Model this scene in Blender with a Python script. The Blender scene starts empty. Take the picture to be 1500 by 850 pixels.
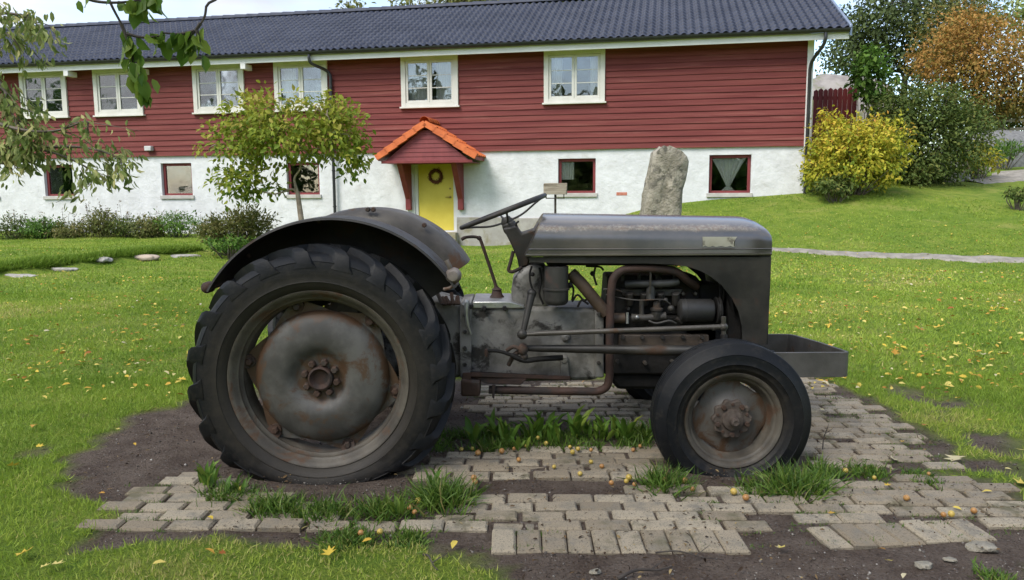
import bpy, bmesh, math, random
import numpy as np
from mathutils import Vector, Matrix

random.seed(7)
rng = np.random.default_rng(7)
SC = bpy.context.scene
COL = SC.collection
R = math.radians

# ------------------------------------------------------------------ camera, sky, sun, exposure
F = 1127.0          # focal length of the photograph in its own pixels (1500 wide)
H = 1.24            # eye height
PITCH = R(7.1)
ROLL = 0.0055
cam_d = bpy.data.cameras.new('camera')
cam_d.sensor_width = 36.0
cam_d.lens = 36.0 * F / 1500.0
cam_d.clip_start = 0.05
cam_d.clip_end = 2000
cam = bpy.data.objects.new('camera', cam_d)
COL.objects.link(cam)
cam.matrix_world = (Matrix.Translation((0, 0, H)) @ Matrix.Rotation(R(90) - PITCH, 4, 'X')
                    @ Matrix.Rotation(-ROLL, 4, 'Z'))
SC.camera = cam

SUN_EL, SUN_AZ = R(50), R(224)      # azimuth clockwise from +Y : behind the camera, to its left
world = bpy.data.worlds.new('World')
SC.world = world
world.use_nodes = True
wn, wl = world.node_tree.nodes, world.node_tree.links
wn.clear()
wo = wn.new('ShaderNodeOutputWorld')
bg = wn.new('ShaderNodeBackground'); bg.inputs['Strength'].default_value = 0.13
sky = wn.new('ShaderNodeTexSky'); sky.sky_type = 'NISHITA'; sky.sun_disc = False
sky.sun_elevation = SUN_EL; sky.sun_rotation = SUN_AZ
sky.air_density = 1.0; sky.dust_density = 1.0; sky.ozone_density = 1.0
tc = wn.new('ShaderNodeTexCoord')
mp = wn.new('ShaderNodeMapping'); mp.inputs['Scale'].default_value = (1.0, 1.0, 2.6)
mp.inputs['Location'].default_value = (0.35, 0.1, 0.0)
cn = wn.new('ShaderNodeTexNoise'); cn.inputs['Scale'].default_value = 2.2
cn.inputs['Detail'].default_value = 8; cn.inputs['Roughness'].default_value = 0.55
cr = wn.new('ShaderNodeValToRGB')
cr.color_ramp.elements[0].position = 0.42; cr.color_ramp.elements[0].color = (0, 0, 0, 1)
cr.color_ramp.elements[1].position = 0.58; cr.color_ramp.elements[1].color = (1, 1, 1, 1)
cs = wn.new('ShaderNodeTexNoise'); cs.inputs['Scale'].default_value = 3.5; cs.inputs['Detail'].default_value = 5
cc = wn.new('ShaderNodeValToRGB')
cc.color_ramp.elements[0].position = 0.36; cc.color_ramp.elements[0].color = (2.1, 2.2, 2.5, 1)
cc.color_ramp.elements[1].position = 0.62; cc.color_ramp.elements[1].color = (3.2, 3.15, 3.2, 1)
mx = wn.new('ShaderNodeMix'); mx.data_type = 'RGBA'
wl.new(tc.outputs['Generated'], mp.inputs['Vector'])
wl.new(mp.outputs['Vector'], cn.inputs['Vector']); wl.new(mp.outputs['Vector'], cs.inputs['Vector'])
wl.new(cn.outputs['Fac'], cr.inputs['Fac']); wl.new(cs.outputs['Fac'], cc.inputs['Fac'])
wl.new(cr.outputs['Color'], mx.inputs['Factor'])
wl.new(sky.outputs['Color'], mx.inputs['A']); wl.new(cc.outputs['Color'], mx.inputs['B'])
wl.new(mx.outputs['Result'], bg.inputs['Color']); wl.new(bg.outputs['Background'], wo.inputs['Surface'])

sun_d = bpy.data.lights.new('sun', 'SUN')
sun_d.energy = 1.5; sun_d.angle = R(28); sun_d.color = (1.0, 0.955, 0.89)
sun = bpy.data.objects.new('sun', sun_d); COL.objects.link(sun)
sdir = Vector((math.sin(SUN_AZ) * math.cos(SUN_EL), math.cos(SUN_AZ) * math.cos(SUN_EL), math.sin(SUN_EL)))
sun.rotation_euler = sdir.to_track_quat('Z', 'Y').to_euler()

SC.view_settings.view_transform = 'Standard'
SC.view_settings.look = 'None'
SC.view_settings.exposure = 1.42
SC.view_settings.gamma = 1.0
SC.view_settings.use_curve_mapping = False
SC.render.engine = 'CYCLES'
SC.cycles.use_denoising = True
SC.cycles.max_bounces = 6
SC.cycles.diffuse_bounces = 3
SC.cycles.glossy_bounces = 3
SC.cycles.transmission_bounces = 4
SC.cycles.transparent_max_bounces = 8
SC.cycles.caustics_reflective = False
SC.cycles.caustics_refractive = False

GRASS_N = (230000, 170000, 150000)   # blades: near, middle, far
CROWN_N = 150                        # twigs of the crown overhead

# ------------------------------------------------------------------ measuring helpers (pixel of the photograph + depth -> metres)
CP, SP = math.cos(PITCH), math.sin(PITCH)
def ray(px, py):
    x = (px - 750) / F; y = -(py - 425) / F
    c, s = math.cos(ROLL), math.sin(ROLL)
    x, y = x * c + y * s, -x * s + y * c
    return Vector((x, y * SP + CP, y * CP - SP))
def at(px, py, Y):
    d = ray(px, py)
    return Vector((0, 0, H)) + d * (Y / d.y)
def gnd(px, py, z=0.0):
    d = ray(px, py)
    return Vector((0, 0, H)) + d * ((z - H) / d.z)

# ------------------------------------------------------------------ noise on arrays
_perm = np.random.default_rng(3).random((256, 256))
def vnoise(x, y):
    xi = np.floor(x).astype(int); yi = np.floor(y).astype(int)
    fx = x - xi; fy = y - yi
    fx = fx * fx * (3 - 2 * fx); fy = fy * fy * (3 - 2 * fy)
    a = _perm[xi % 256, yi % 256]; b = _perm[(xi + 1) % 256, yi % 256]
    c = _perm[xi % 256, (yi + 1) % 256]; d = _perm[(xi + 1) % 256, (yi + 1) % 256]
    return (a * (1 - fx) + b * fx) * (1 - fy) + (c * (1 - fx) + d * fx) * fy
def fbm(x, y, o=4):
    x = np.asarray(x, float); y = np.asarray(y, float)
    t = 0; amp = 0.5; n = 0
    for k in range(o):
        t = t + amp * vnoise(x * 2 ** k + 17.3 * k, y * 2 ** k + 5.1 * k); n += amp; amp *= 0.5
    return t / n

# ------------------------------------------------------------------ materials
def new_mat(name):
    m = bpy.data.materials.new(name); m.use_nodes = True
    nt = m.node_tree
    return m, nt.nodes, nt.links, nt.nodes['Principled BSDF']
def ramp(N, stops):
    r = N.new('ShaderNodeValToRGB'); e = r.color_ramp.elements
    while len(e) < len(stops): e.new(0.5)
    for k, (p, c) in enumerate(stops):
        e[k].position = p; e[k].color = (*c, 1) if len(c) == 3 else c
    return r
def noise(N, L, vec, scale, detail=6, rough=0.6, dist=0.0):
    n = N.new('ShaderNodeTexNoise'); n.inputs['Scale'].default_value = scale
    n.inputs['Detail'].default_value = detail; n.inputs['Roughness'].default_value = rough
    n.inputs['Distortion'].default_value = dist
    L.new(vec, n.inputs['Vector']); return n
def mixc(N, L, fac, a, b, mode='MIX'):
    m = N.new('ShaderNodeMix'); m.data_type = 'RGBA'; m.blend_type = mode
    for s, v in (('Factor', fac), ('A', a), ('B', b)):
        if isinstance(v, (int, float)): m.inputs[s].default_value = v
        elif isinstance(v, tuple): m.inputs[s].default_value = (*v, 1)
        else: L.new(v, m.inputs[s])
    return m.outputs['Result']
def bump(N, L, b, height, strength, dist):
    n = N.new('ShaderNodeBump'); n.inputs['Strength'].default_value = strength
    n.inputs['Distance'].default_value = dist
    L.new(height, n.inputs['Height']); L.new(n.outputs['Normal'], b.inputs['Normal']); return n

def mat(name, c1, c2=None, scale=8.0, rough=0.7, metal=0.0, bmp=0.0, bscale=40.0, spots=None, spot_scale=5.0,
        spot_at=(0.55, 0.65), stretch=None, spec=0.5, rvar=0.12, dist=0.01):
    """two tone noise surface; spots = a third colour in patches (rust, lichen, dirt)"""
    m, N, L, b = new_mat(name)
    t = N.new('ShaderNodeTexCoord'); vec = t.outputs['Object']
    if stretch:
        mpn = N.new('ShaderNodeMapping'); mpn.inputs['Scale'].default_value = stretch
        L.new(vec, mpn.inputs['Vector']); vec = mpn.outputs['Vector']
    n1 = noise(N, L, vec, scale)
    col = mixc(N, L, ramp_out(N, L, n1.outputs['Fac'], 0.35, 0.65), c1, c2 or c1)
    rv = N.new('ShaderNodeMapRange'); rv.inputs['To Min'].default_value = max(0.02, rough - rvar)
    rv.inputs['To Max'].default_value = min(1, rough + rvar)
    n3 = noise(N, L, vec, scale * 2.7, 4); L.new(n3.outputs['Fac'], rv.inputs['Value'])
    rsock = rv.outputs['Result']
    if spots:
        n2 = noise(N, L, vec, spot_scale, 8, 0.65, 0.4)
        f = ramp_out(N, L, n2.outputs['Fac'], *spot_at)
        col = mixc(N, L, f, col, spots)
        rm = N.new('ShaderNodeMix'); rm.data_type = 'FLOAT'
        L.new(f, rm.inputs['Factor']); L.new(rsock, rm.inputs['A']); rm.inputs['B'].default_value = 0.85
        rsock = rm.outputs['Result']
    L.new(col, b.inputs['Base Color']); L.new(rsock, b.inputs['Roughness'])
    b.inputs['Metallic'].default_value = metal
    b.inputs['Specular IOR Level'].default_value = spec
    if bmp:
        nb = noise(N, L, vec, bscale, 6, 0.65)
        bump(N, L, b, nb.outputs['Fac'], bmp, dist)
    return m
def ramp_out(N, L, fac, lo, hi):
    r = N.new('ShaderNodeMapRange'); r.interpolation_type = 'SMOOTHSTEP'
    r.inputs['From Min'].default_value = lo; r.inputs['From Max'].default_value = hi
    L.new(fac, r.inputs['Value']); return r.outputs['Result']

def leaf_mat(name, stops, trans=0.35, rough=0.62, spec=0.18):
    """leaf: colour by the random value each leaf carries, light passes through"""
    m, N, L, b = new_mat(name)
    a = N.new('ShaderNodeAttribute'); a.attribute_name = 'rnd'
    r = ramp(N, stops); L.new(a.outputs['Fac'], r.inputs['Fac'])
    L.new(r.outputs['Color'], b.inputs['Base Color'])
    b.inputs['Roughness'].default_value = rough; b.inputs['Specular IOR Level'].default_value = spec
    tr = N.new('ShaderNodeBsdfTranslucent'); L.new(r.outputs['Color'], tr.inputs['Color'])
    mxs = N.new('ShaderNodeMixShader'); mxs.inputs['Fac'].default_value = trans
    L.new(b.outputs['BSDF'], mxs.inputs[1]); L.new(tr.outputs['BSDF'], mxs.inputs[2])
    L.new(mxs.outputs['Shader'], N['Material Output'].inputs['Surface'])
    return m

# ------------------------------------------------------------------ mesh helpers
def tag(o, label=None, cat=None, group=None, kind=None):
    if label: o['label'] = label
    if cat: o['category'] = cat
    if group: o['group'] = group
    if kind: o['kind'] = kind
    return o
def empty(name, loc=(0, 0, 0), rz=0.0, parent=None):
    o = bpy.data.objects.new(name, None); COL.objects.link(o)
    o.location = loc; o.rotation_euler = (0, 0, rz); o.empty_display_size = 0.2
    if parent: o.parent = parent
    return o
def copy_tree(o, parent=None):
    c = o.copy(); COL.objects.link(c)
    if parent: c.parent = parent; c.matrix_parent_inverse = o.matrix_parent_inverse
    for ch in list(o.children): copy_tree(ch, c)
    return c

class MB:
    def __init__(s): s.v = []; s.f = []
    def add(s, vs, fs):
        k = len(s.v); s.v += [tuple(v) for v in vs]; s.f += [tuple(i + k for i in f) for f in fs]; return s
    def box(s, x0, x1, y0, y1, z0, z1):
        v = [(x, y, z) for z in (z0, z1) for y in (y0, y1) for x in (x0, x1)]
        return s.add(v, [(0, 2, 3, 1), (4, 5, 7, 6), (0, 1, 5, 4), (2, 6, 7, 3), (0, 4, 6, 2), (1, 3, 7, 5)])
    def prism(s, poly, y0, y1):
        """poly in (x, z), extruded along y"""
        n = len(poly)
        v = [(p[0], y0, p[1]) for p in poly] + [(p[0], y1, p[1]) for p in poly]
        f = [tuple(range(n)), tuple(range(2 * n - 1, n - 1, -1))]
        f += [(i, i + n, (i + 1) % n + n, (i + 1) % n) for i in range(n)]
        return s.add(v, f)
    def hexa(s, lo, hi):
        """two quads (4 points each) joined"""
        return s.add(list(lo) + list(hi), [(0, 3, 2, 1), (4, 5, 6, 7), (0, 1, 5, 4), (1, 2, 6, 5), (2, 3, 7, 6), (3, 0, 4, 7)])
    def tube(s, pts, rad, n=10, cap=True):
        pts = [Vector(p) for p in pts]
        rs = list(rad) if hasattr(rad, '__len__') else [rad] * len(pts)
        m = len(pts); vs = []
        t0 = (pts[1] - pts[0]).normalized()
        ref = Vector((0, 0, 1)) if abs(t0.z) < 0.9 else Vector((1, 0, 0))
        a = t0.cross(ref).normalized()
        for i in range(m):
            t = (pts[min(i + 1, m - 1)] - pts[max(i - 1, 0)]).normalized()
            a = (a - t * a.dot(t)).normalized(); b = t.cross(a)
            for k in range(n):
                w = 2 * math.pi * k / n
                vs.append(pts[i] + (a * math.cos(w) + b * math.sin(w)) * rs[i])
        fs = [(i * n + k, i * n + (k + 1) % n, (i + 1) * n + (k + 1) % n, (i + 1) * n + k) for i in range(m - 1) for k in range(n)]
        if cap: fs += [tuple(range(n - 1, -1, -1)), tuple((m - 1) * n + k for k in range(n))]
        return s.add(vs, fs)
    def lathe(s, prof, c, n=48, a0=0.0, a1=None, closed=False, axis='Y'):
        """prof: (radius, offset along axis); ring closes when a1 is None"""
        full = a1 is None; a1 = 2 * math.pi if full else a1
        m = len(prof); steps = n if full else n + 1; vs = []
        for i in range(steps):
            w = a0 + (a1 - a0) * i / n
            for r, o in prof:
                if axis == 'Y': vs.append((c[0] + r * math.cos(w), c[1] + o, c[2] + r * math.sin(w)))
                elif axis == 'Z': vs.append((c[0] + r * math.cos(w), c[1] + r * math.sin(w), c[2] + o))
                else: vs.append((c[0] + o, c[1] + r * math.cos(w), c[2] + r * math.sin(w)))
        fs = []
        for i in range(n):
            j = (i + 1) % steps
            for k in range(m if closed else m - 1):
                l = (k + 1) % m
                fs.append((i * m + k, j * m + k, j * m + l, i * m + l))
        if closed and not full: fs += [tuple(range(m)), tuple((n * m) + k for k in range(m - 1, -1, -1))]
        return s.add(vs, fs)
    def cyl(s, p, q, r, n=16, r2=None):
        return s.tube([p, q], [r, r if r2 is None else r2], n)
    def ball(s, c, r, n=12, sx=1, sy=1, sz=1):
        m = n // 2; vs = []; fs = []
        for i in range(m + 1):
            ph = math.pi * i / m
            for k in range(n):
                w = 2 * math.pi * k / n
                vs.append((c[0] + sx * r * math.sin(ph) * math.cos(w), c[1] + sy * r * math.sin(ph) * math.sin(w), c[2] + sz * r * math.cos(ph)))
        for i in range(m):
            for k in range(n):
                fs.append((i * n + k, (i + 1) * n + k, (i + 1) * n + (k + 1) % n, i * n + (k + 1) % n))
        return s.add(vs, fs)
    def build(s, name, m, parent=None, smooth=False, bevel=0.0, seg=2, loc=None, angle=35, fix=True):
        me = bpy.data.meshes.new(name); me.from_pydata(s.v, [], s.f)
        if fix:
            bm = bmesh.new(); bm.from_mesh(me)
            bmesh.ops.remove_doubles(bm, verts=bm.verts, dist=1e-6)
            bmesh.ops.recalc_face_normals(bm, faces=bm.faces); bm.to_mesh(me); bm.free()
        o = bpy.data.objects.new(name, me); COL.objects.link(o); me.materials.append(m)
        if parent: o.parent = parent
        if loc is not None: o.location = loc
        if smooth or bevel:
            me.polygons.foreach_set('use_smooth', [True] * len(me.polygons))
            me.set_sharp_from_angle(angle=R(angle))
        if bevel:
            b = o.modifiers.new('bevel', 'BEVEL'); b.width = bevel; b.segments = seg; b.limit_method = 'ANGLE'; b.angle_limit = R(40)
            b.harden_normals = False
        return o

def curve(pts, k=6):
    """Catmull-Rom through the points"""
    P = [Vector(p) for p in pts]; P = [P[0] * 2 - P[1]] + P + [P[-1] * 2 - P[-2]]
    out = []
    for i in range(1, len(P) - 2):
        a, b, c, d = P[i - 1:i + 3]
        for j in range(k):
            t = j / k
            out.append(0.5 * ((2 * b) + (c - a) * t + (2 * a - 5 * b + 4 * c - d) * t * t + (3 * b - a - 3 * c + d) * t ** 3))
    out.append(P[-2]); return out

def tri_mesh(name, V, T, m, parent=None, rnd=None, smooth=False, loc=None):
    """numpy vertices (n,3) and triangles (m,3) -> one object"""
    V = np.ascontiguousarray(V, np.float32); T = np.ascontiguousarray(T, np.int32)
    if loc is not None: V = V - np.array(loc, np.float32)
    me = bpy.data.meshes.new(name)
    me.vertices.add(len(V)); me.vertices.foreach_set('co', V.ravel())
    me.loops.add(T.size); me.loops.foreach_set('vertex_index', T.ravel())
    me.polygons.add(len(T)); me.polygons.foreach_set('loop_start', np.arange(0, T.size, 3, dtype=np.int32))
    me.polygons.foreach_set('loop_total', np.full(len(T), 3, np.int32))
    if smooth: me.polygons.foreach_set('use_smooth', np.ones(len(T), bool))
    me.update(calc_edges=True)
    if rnd is not None:
        at_ = me.attributes.new('rnd', 'FLOAT', 'POINT'); at_.data.foreach_set('value', np.ascontiguousarray(rnd, np.float32))
    me.materials.append(m)
    o = bpy.data.objects.new(name, me); COL.objects.link(o)
    if parent: o.parent = parent
    if loc is not None: o.location = loc
    return o

LEAF4 = (np.array([(0, 0, 0), (-.5, .42, .10), (0, .45, 0), (.5, .42, .10), (0, 1, -.12)], float),
         np.array([(0, 2, 1), (0, 3, 2), (1, 2, 4), (2, 3, 4)]))
LEAF_OVAL = (np.array([(0, 0, 0), (-.26, .22, .07), (0, .25, 0), (.26, .22, .07), (-.3, .6, .06), (0, .6, -.03), (.3, .6, .06), (0, 1, -.16)], float),
             np.array([(0, 2, 1), (0, 3, 2), (1, 2, 5), (1, 5, 4), (2, 3, 6), (2, 6, 5), (4, 5, 7), (5, 6, 7)]))
BLADE = (np.array([(-.5, 0, 0), (.5, 0, 0), (-.38, .5, .04), (.38, .5, .04), (0, 1, .22)], float),
         np.array([(0, 1, 3), (0, 3, 2), (2, 3, 4)]))

def stamp(tmpl, pos, d, nrm, length, width):
    """copies of a template: y along d, x across, z along nrm. all arrays of n"""
    tv, tt = tmpl; n = len(pos)
    d = d / (np.linalg.norm(d, axis=1, keepdims=True) + 1e-9)
    side = np.cross(d, nrm); side /= (np.linalg.norm(side, axis=1, keepdims=True) + 1e-9)
    up = np.cross(side, d)
    L_ = np.asarray(length)[:, None, None] * np.ones((n, 1, 1)); W_ = np.asarray(width)[:, None, None] * np.ones((n, 1, 1))
    V = (pos[:, None, :] + side[:, None, :] * tv[None, :, 0:1] * W_ + d[:, None, :] * tv[None, :, 1:2] * L_
         + up[:, None, :] * tv[None, :, 2:3] * L_).reshape(-1, 3)
    k = len(tv)
    T = (tt[None] + (np.arange(n) * k)[:, None, None]).reshape(-1, 3)
    return V, T, k
def unit_vecs(n, g=rng):
    v = g.normal(size=(n, 3)); return v / np.linalg.norm(v, axis=1, keepdims=True)

# ------------------------------------------------------------------ terrain
_cp = np.array([(-4, 3, 0), (0, 2, 0), (4, 3, 0), (-6, 6, 0), (0, 6, 0), (6, 6, 0), (-8, 10, 0), (0, 10, 0), (6, 10, 0.02), (12, 10, .1),
    (5, 14, .07), (8.7, 13.2, .03), (14, 13, .25), (-1.8, 21.2, -.15), (0, 20.8, -.12), (2, 20.4, .35), (3.4, 20.2, .80), (7.3, 19.5, 1.23),
    (8.6, 19.3, 1.3), (-8, 22.3, .10), (-16, 24, .18), (-25, 26, .2), (-6, 17.5, .05), (0, 15, .0), (2.4, 12.2, .12), (3, 16.2, .3), (6, 16.8, .62), (10, 17, .72),
    (12, 20, 1.25), (14.8, 22, 1.52), (20, 22, 1.6), (10, 26, 1.9), (18.5, 28, 2.35), (25, 30, 2.4), (0, 35, 1), (-20, 42, 1), (30, 48, 2.5), (12, 40, 2.2),
    (-30, 15, 0), (30, 10, .3), (0, -10, 0), (-30, -10, 0), (30, -10, 0), (-12, 13, 0.0), (-60, 60, 1), (60, 60, 2.5), (60, 0, .8), (-60, 0, 0)], float)
def _phi(d): return np.sqrt(d * d + 1.0)
_A = _phi(np.linalg.norm(_cp[:, None, :2] - _cp[None, :, :2], axis=2))
_n = len(_cp)
_M = np.zeros((_n + 1, _n + 1)); _M[:_n, :_n] = _A; _M[:_n, _n] = 1; _M[_n, :_n] = 1
_w = np.linalg.solve(_M, np.append(_cp[:, 2], 0))
def zt(x, y):
    x = np.asarray(x, float); y = np.asarray(y, float); sh = x.shape
    X = x.ravel(); Y = y.ravel(); out = np.full(X.shape, _w[_n])
    for k in range(_n): out += _w[k] * _phi(np.hypot(X - _cp[k, 0], Y - _cp[k, 1]))
    # lawn shelf kept up by the edging stones on the left
    a, b = np.array((-8.3, 10.0)), np.array((-6.3, 15.9)); d = (b - a) / np.linalg.norm(b - a)
    s = (X - a[0]) * d[0] + (Y - a[1]) * d[1]; q = -(X - a[0]) * d[1] + (Y - a[1]) * d[0]
    edge = np.clip((q - 0.03) / 0.25, 0, 1); fade = np.clip((np.linalg.norm(b - a) + .8 - s) / 2.0, 0, 1) * np.clip(q * -.25 + 2.2, 0, 1)
    out += 0.17 * edge * edge * (3 - 2 * edge) * fade
    near = np.clip((7 - Y) / 2.5, 0, 1) * np.clip((6 - np.abs(X)) / 2, 0, 1)
    out = out * (1 - near)
    rel = (fbm(X * .45, Y * .45, 3) - .5) * .16 * np.clip((Y - 6) / 6, 0, 1) + (fbm(X * 2.1 + 9, Y * 2.1, 3) - .5) * .05 * np.clip((Y - 5.2) / 2 + .3, 0.15, 1)
    hx = 1 - np.clip(1 - np.abs(Y - (21 - .194 * X)) / 2.5, 0, 1) * .7
    return np.clip(out + rel * hx, -.4, 7).reshape(sh)

def gndT(px, py):
    """where the sight line of a pixel meets the terrain"""
    d = ray(px, py); t = np.geomspace(2.0, 90, 900); X, Y, Z = d.x * t, d.y * t, H + d.z * t
    b_ = np.nonzero(Z < zt(X, Y))[0]; i = b_[0] if len(b_) else 500
    return np.array([X[i], Y[i], float(zt(X[i], Y[i]))])
def pts(pxs): return np.array([tuple(gnd(*p))[:2] for p in pxs])
DIRT = pts([(84, 718), (106, 668), (200, 608), (275, 588), (420, 575), (700, 554), (1190, 548), (1262, 575), (1300, 592), (1340, 615), (1380, 650),
            (1385, 690), (1500, 712), (1530, 900), (830, 900), (680, 820), (590, 797), (430, 798), (330, 782), (125, 800), (170, 745)])
def poly_d(P, X, Y):
    """signed distance, positive inside"""
    ins = np.zeros(X.shape, bool); dm = np.full(X.shape, 1e9)
    for i in range(len(P)):
        a = P[i]; b = P[(i + 1) % len(P)]
        ab = b - a; t = np.clip(((X - a[0]) * ab[0] + (Y - a[1]) * ab[1]) / (ab @ ab), 0, 1)
        dm = np.minimum(dm, np.hypot(X - a[0] - t * ab[0], Y - a[1] - t * ab[1]))
        c = ((a[1] > Y) != (b[1] > Y)) & (X < (b[0] - a[0]) * (Y - a[1]) / (b[1] - a[1] + 1e-12) + a[0])
        ins ^= c
    return np.where(ins, dm, -dm)
PATCH = pts([(1290, 560), (1480, 600), (1500, 700), (1390, 690), (1330, 600)])
def dirt_mask(X, Y):
    """0 lawn .. 1 bare soil"""
    n1 = fbm(X * 3.1 + 4, Y * 3.1, 4) - .5; n2 = fbm(X * 11, Y * 11 + 7, 3) - .5
    m = np.clip((poly_d(DIRT, X, Y) + n1 * .16 + n2 * .16) / .08 + .5, 0, 1)
    m2 = np.clip((poly_d(PATCH, X, Y) + .1) / .2, 0, 1) * np.clip((fbm(X * 5 + 30, Y * 5, 4) - .50) / .06, 0, 1)
    # thin, muddy turf just outside the paving and a bare strip by the wheel
    m3 = np.clip((fbm(X * 2.2 + 11, Y * 2.2 + 3, 5) - .64) / .05, 0, 1) * np.clip(1 - (-poly_d(DIRT, X, Y)) / .9, 0, 1) * .8 * (Y > 2.75)
    near = (Y < 7.5)
    return np.where(near, np.maximum(m, np.maximum(m2, m3)), 0)

def grow(start, stop, step, g):
    out = [start]
    s = step * (1 if stop > start else -1)
    while abs(out[-1] - start) < abs(stop - start):
        s *= g; out.append(out[-1] + s)
    return out[1:]
xs = np.arange(-3.4, 4.4, .04); xs = np.array(grow(xs[0], -420, .04, 1.075)[::-1] + list(xs) + grow(xs[-1], 420, .04, 1.075))
ys = np.arange(2.1, 5.7, .04); ys = np.array(grow(ys[0], -60, .04, 1.12)[::-1] + list(ys) + grow(ys[-1], 700, .04, 1.03))
GX, GY = np.meshgrid(xs, ys)
DM = dirt_mask(GX, GY)
GZ = zt(GX, GY) - .035 * np.exp(-((GX + .85) / .28) ** 2 - ((GY - 3.42) / .22) ** 2) - .03 * np.exp(-((GX - .98) / .18) ** 2 - ((GY - 3.42) / .16) ** 2) - DM * .012 + DM * (fbm(GX * 9, GY * 9, 4) - .5) * .022
nx, ny = len(xs), len(ys)
V = np.stack([GX.ravel(), GY.ravel(), GZ.ravel()], 1)
ii = (np.arange(ny - 1)[:, None] * nx + np.arange(nx - 1)[None]).ravel()
T = np.concatenate([np.stack([ii, ii + 1, ii + nx + 1], 1), np.stack([ii, ii + nx + 1, ii + nx], 1)])

m, N, L, b = new_mat('lawn_and_soil')
t = N.new('ShaderNodeTexCoord'); vec = t.outputs['Object']
n_big = noise(N, L, vec, 0.55, 5, .6); n_mid = noise(N, L, vec, 4.5, 6, .65); n_fine = noise(N, L, vec, 60, 5, .7)
g1 = mixc(N, L, ramp_out(N, L, n_big.outputs['Fac'], .35, .65), (.245, .350, .040), (.370, .440, .066))
g2 = mixc(N, L, ramp_out(N, L, n_mid.outputs['Fac'], .42, .72), g1, (.140, .265, .024))
g3 = mixc(N, L, ramp_out(N, L, n_fine.outputs['Fac'], .40, .70), g2, (.125, .215, .024))
n_dry = noise(N, L, vec, 1.1, 7, .7, .5); g3 = mixc(N, L, ramp_out(N, L, n_dry.outputs['Fac'], .54, .68), g3, (.36, .39, .085))
s_mid = noise(N, L, vec, 6, 6, .65); s_fine = noise(N, L, vec, 85, 5, .75)
d1 = mixc(N, L, ramp_out(N, L, s_mid.outputs['Fac'], .35, .65), (.145, .102, .076), (.245, .188, .146))
d2 = mixc(N, L, ramp_out(N, L, s_fine.outputs['Fac'], .50, .72), d1, (.24, .21, .185))
d3 = mixc(N, L, ramp_out(N, L, s_fine.outputs['Fac'], .50, .30), d2, (.045, .036, .031))
a = N.new('ShaderNodeAttribute'); a.attribute_name = 'rnd'
L.new(mixc(N, L, a.outputs['Fac'], g3, d3), b.inputs['Base Color'])
b.inputs['Roughness'].default_value = .9; b.inputs['Specular IOR Level'].default_value = .2
hb = N.new('ShaderNodeMath'); hb.operation = 'ADD'; L.new(n_fine.outputs['Fac'], hb.inputs[0]); L.new(s_fine.outputs['Fac'], hb.inputs[1])
bump(N, L, b, hb.outputs[0], 1.0, .05)
M_GROUND = m
tag(tri_mesh('ground', V, T, M_GROUND, rnd=DM.ravel(), smooth=True), kind='structure')

def strip(name, line, half, m, lift=.006, nseg=90, kind='structure', wob=.25):
    """a path laid on the terrain along a line of (x, y)"""
    P = [Vector((p[0], p[1], 0)) for p in line]; c = curve(P, max(2, nseg // (len(line) - 1)))
    vs = []; K = 9
    for i, p in enumerate(c):
        t = (c[min(i + 1, len(c) - 1)] - c[max(i - 1, 0)]).normalized(); s = Vector((-t.y, t.x, 0))
        h = half if not hasattr(half, '__len__') else half[0] + (half[1] - half[0]) * i / (len(c) - 1)
        h1 = h * (1 + wob * (fbm(i * .35, 3.1, 3) - .5) * 2); h2 = h * (1 + wob * (fbm(i * .35, 8.7, 3) - .5) * 2)
        for k in range(K):
            q = p + s * (-h1 + (h1 + h2) * k / (K - 1)); vs.append((q.x, q.y, 0))
    vs = np.array(vs); e = np.tile(np.array([-.05] + [0] * (K - 2) + [-.05]), len(c)); vs[:, 2] = zt(vs[:, 0], vs[:, 1]) + lift + .02 + e
    i0 = (np.arange(len(c) - 1)[:, None] * K + np.arange(K - 1)[None]).ravel()
    T = np.concatenate([np.stack([i0, i0 + 1, i0 + K + 1], 1), np.stack([i0, i0 + K + 1, i0 + K], 1)])
    return tag(tri_mesh(name, vs, T, m, smooth=True), kind=kind)
M_GRAVEL = mat('gravel', (.20, .182, .152), (.30, .275, .235), 5, .95, bmp=.7, bscale=70, spots=(.16, .17, .10), spot_scale=3, spot_at=(.58, .72))
strip('gravel_path', [tuple(at(1085, 373, 14.6))[:2], tuple(at(1200, 380.5, 14.3))[:2], tuple(at(1330, 386, 13.9))[:2], tuple(at(1460, 390, 13.6))[:2], (13, 13.0), (22, 12.4)], (.13, .33), M_GRAVEL, wob=.5)
strip('upper_gravel_path', [gndT(1425, 267)[:2], gndT(1470, 262)[:2], gndT(1530, 256)[:2], (20, 23.5), (24, 25)], (.35, 1.6), M_GRAVEL, nseg=40)

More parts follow.
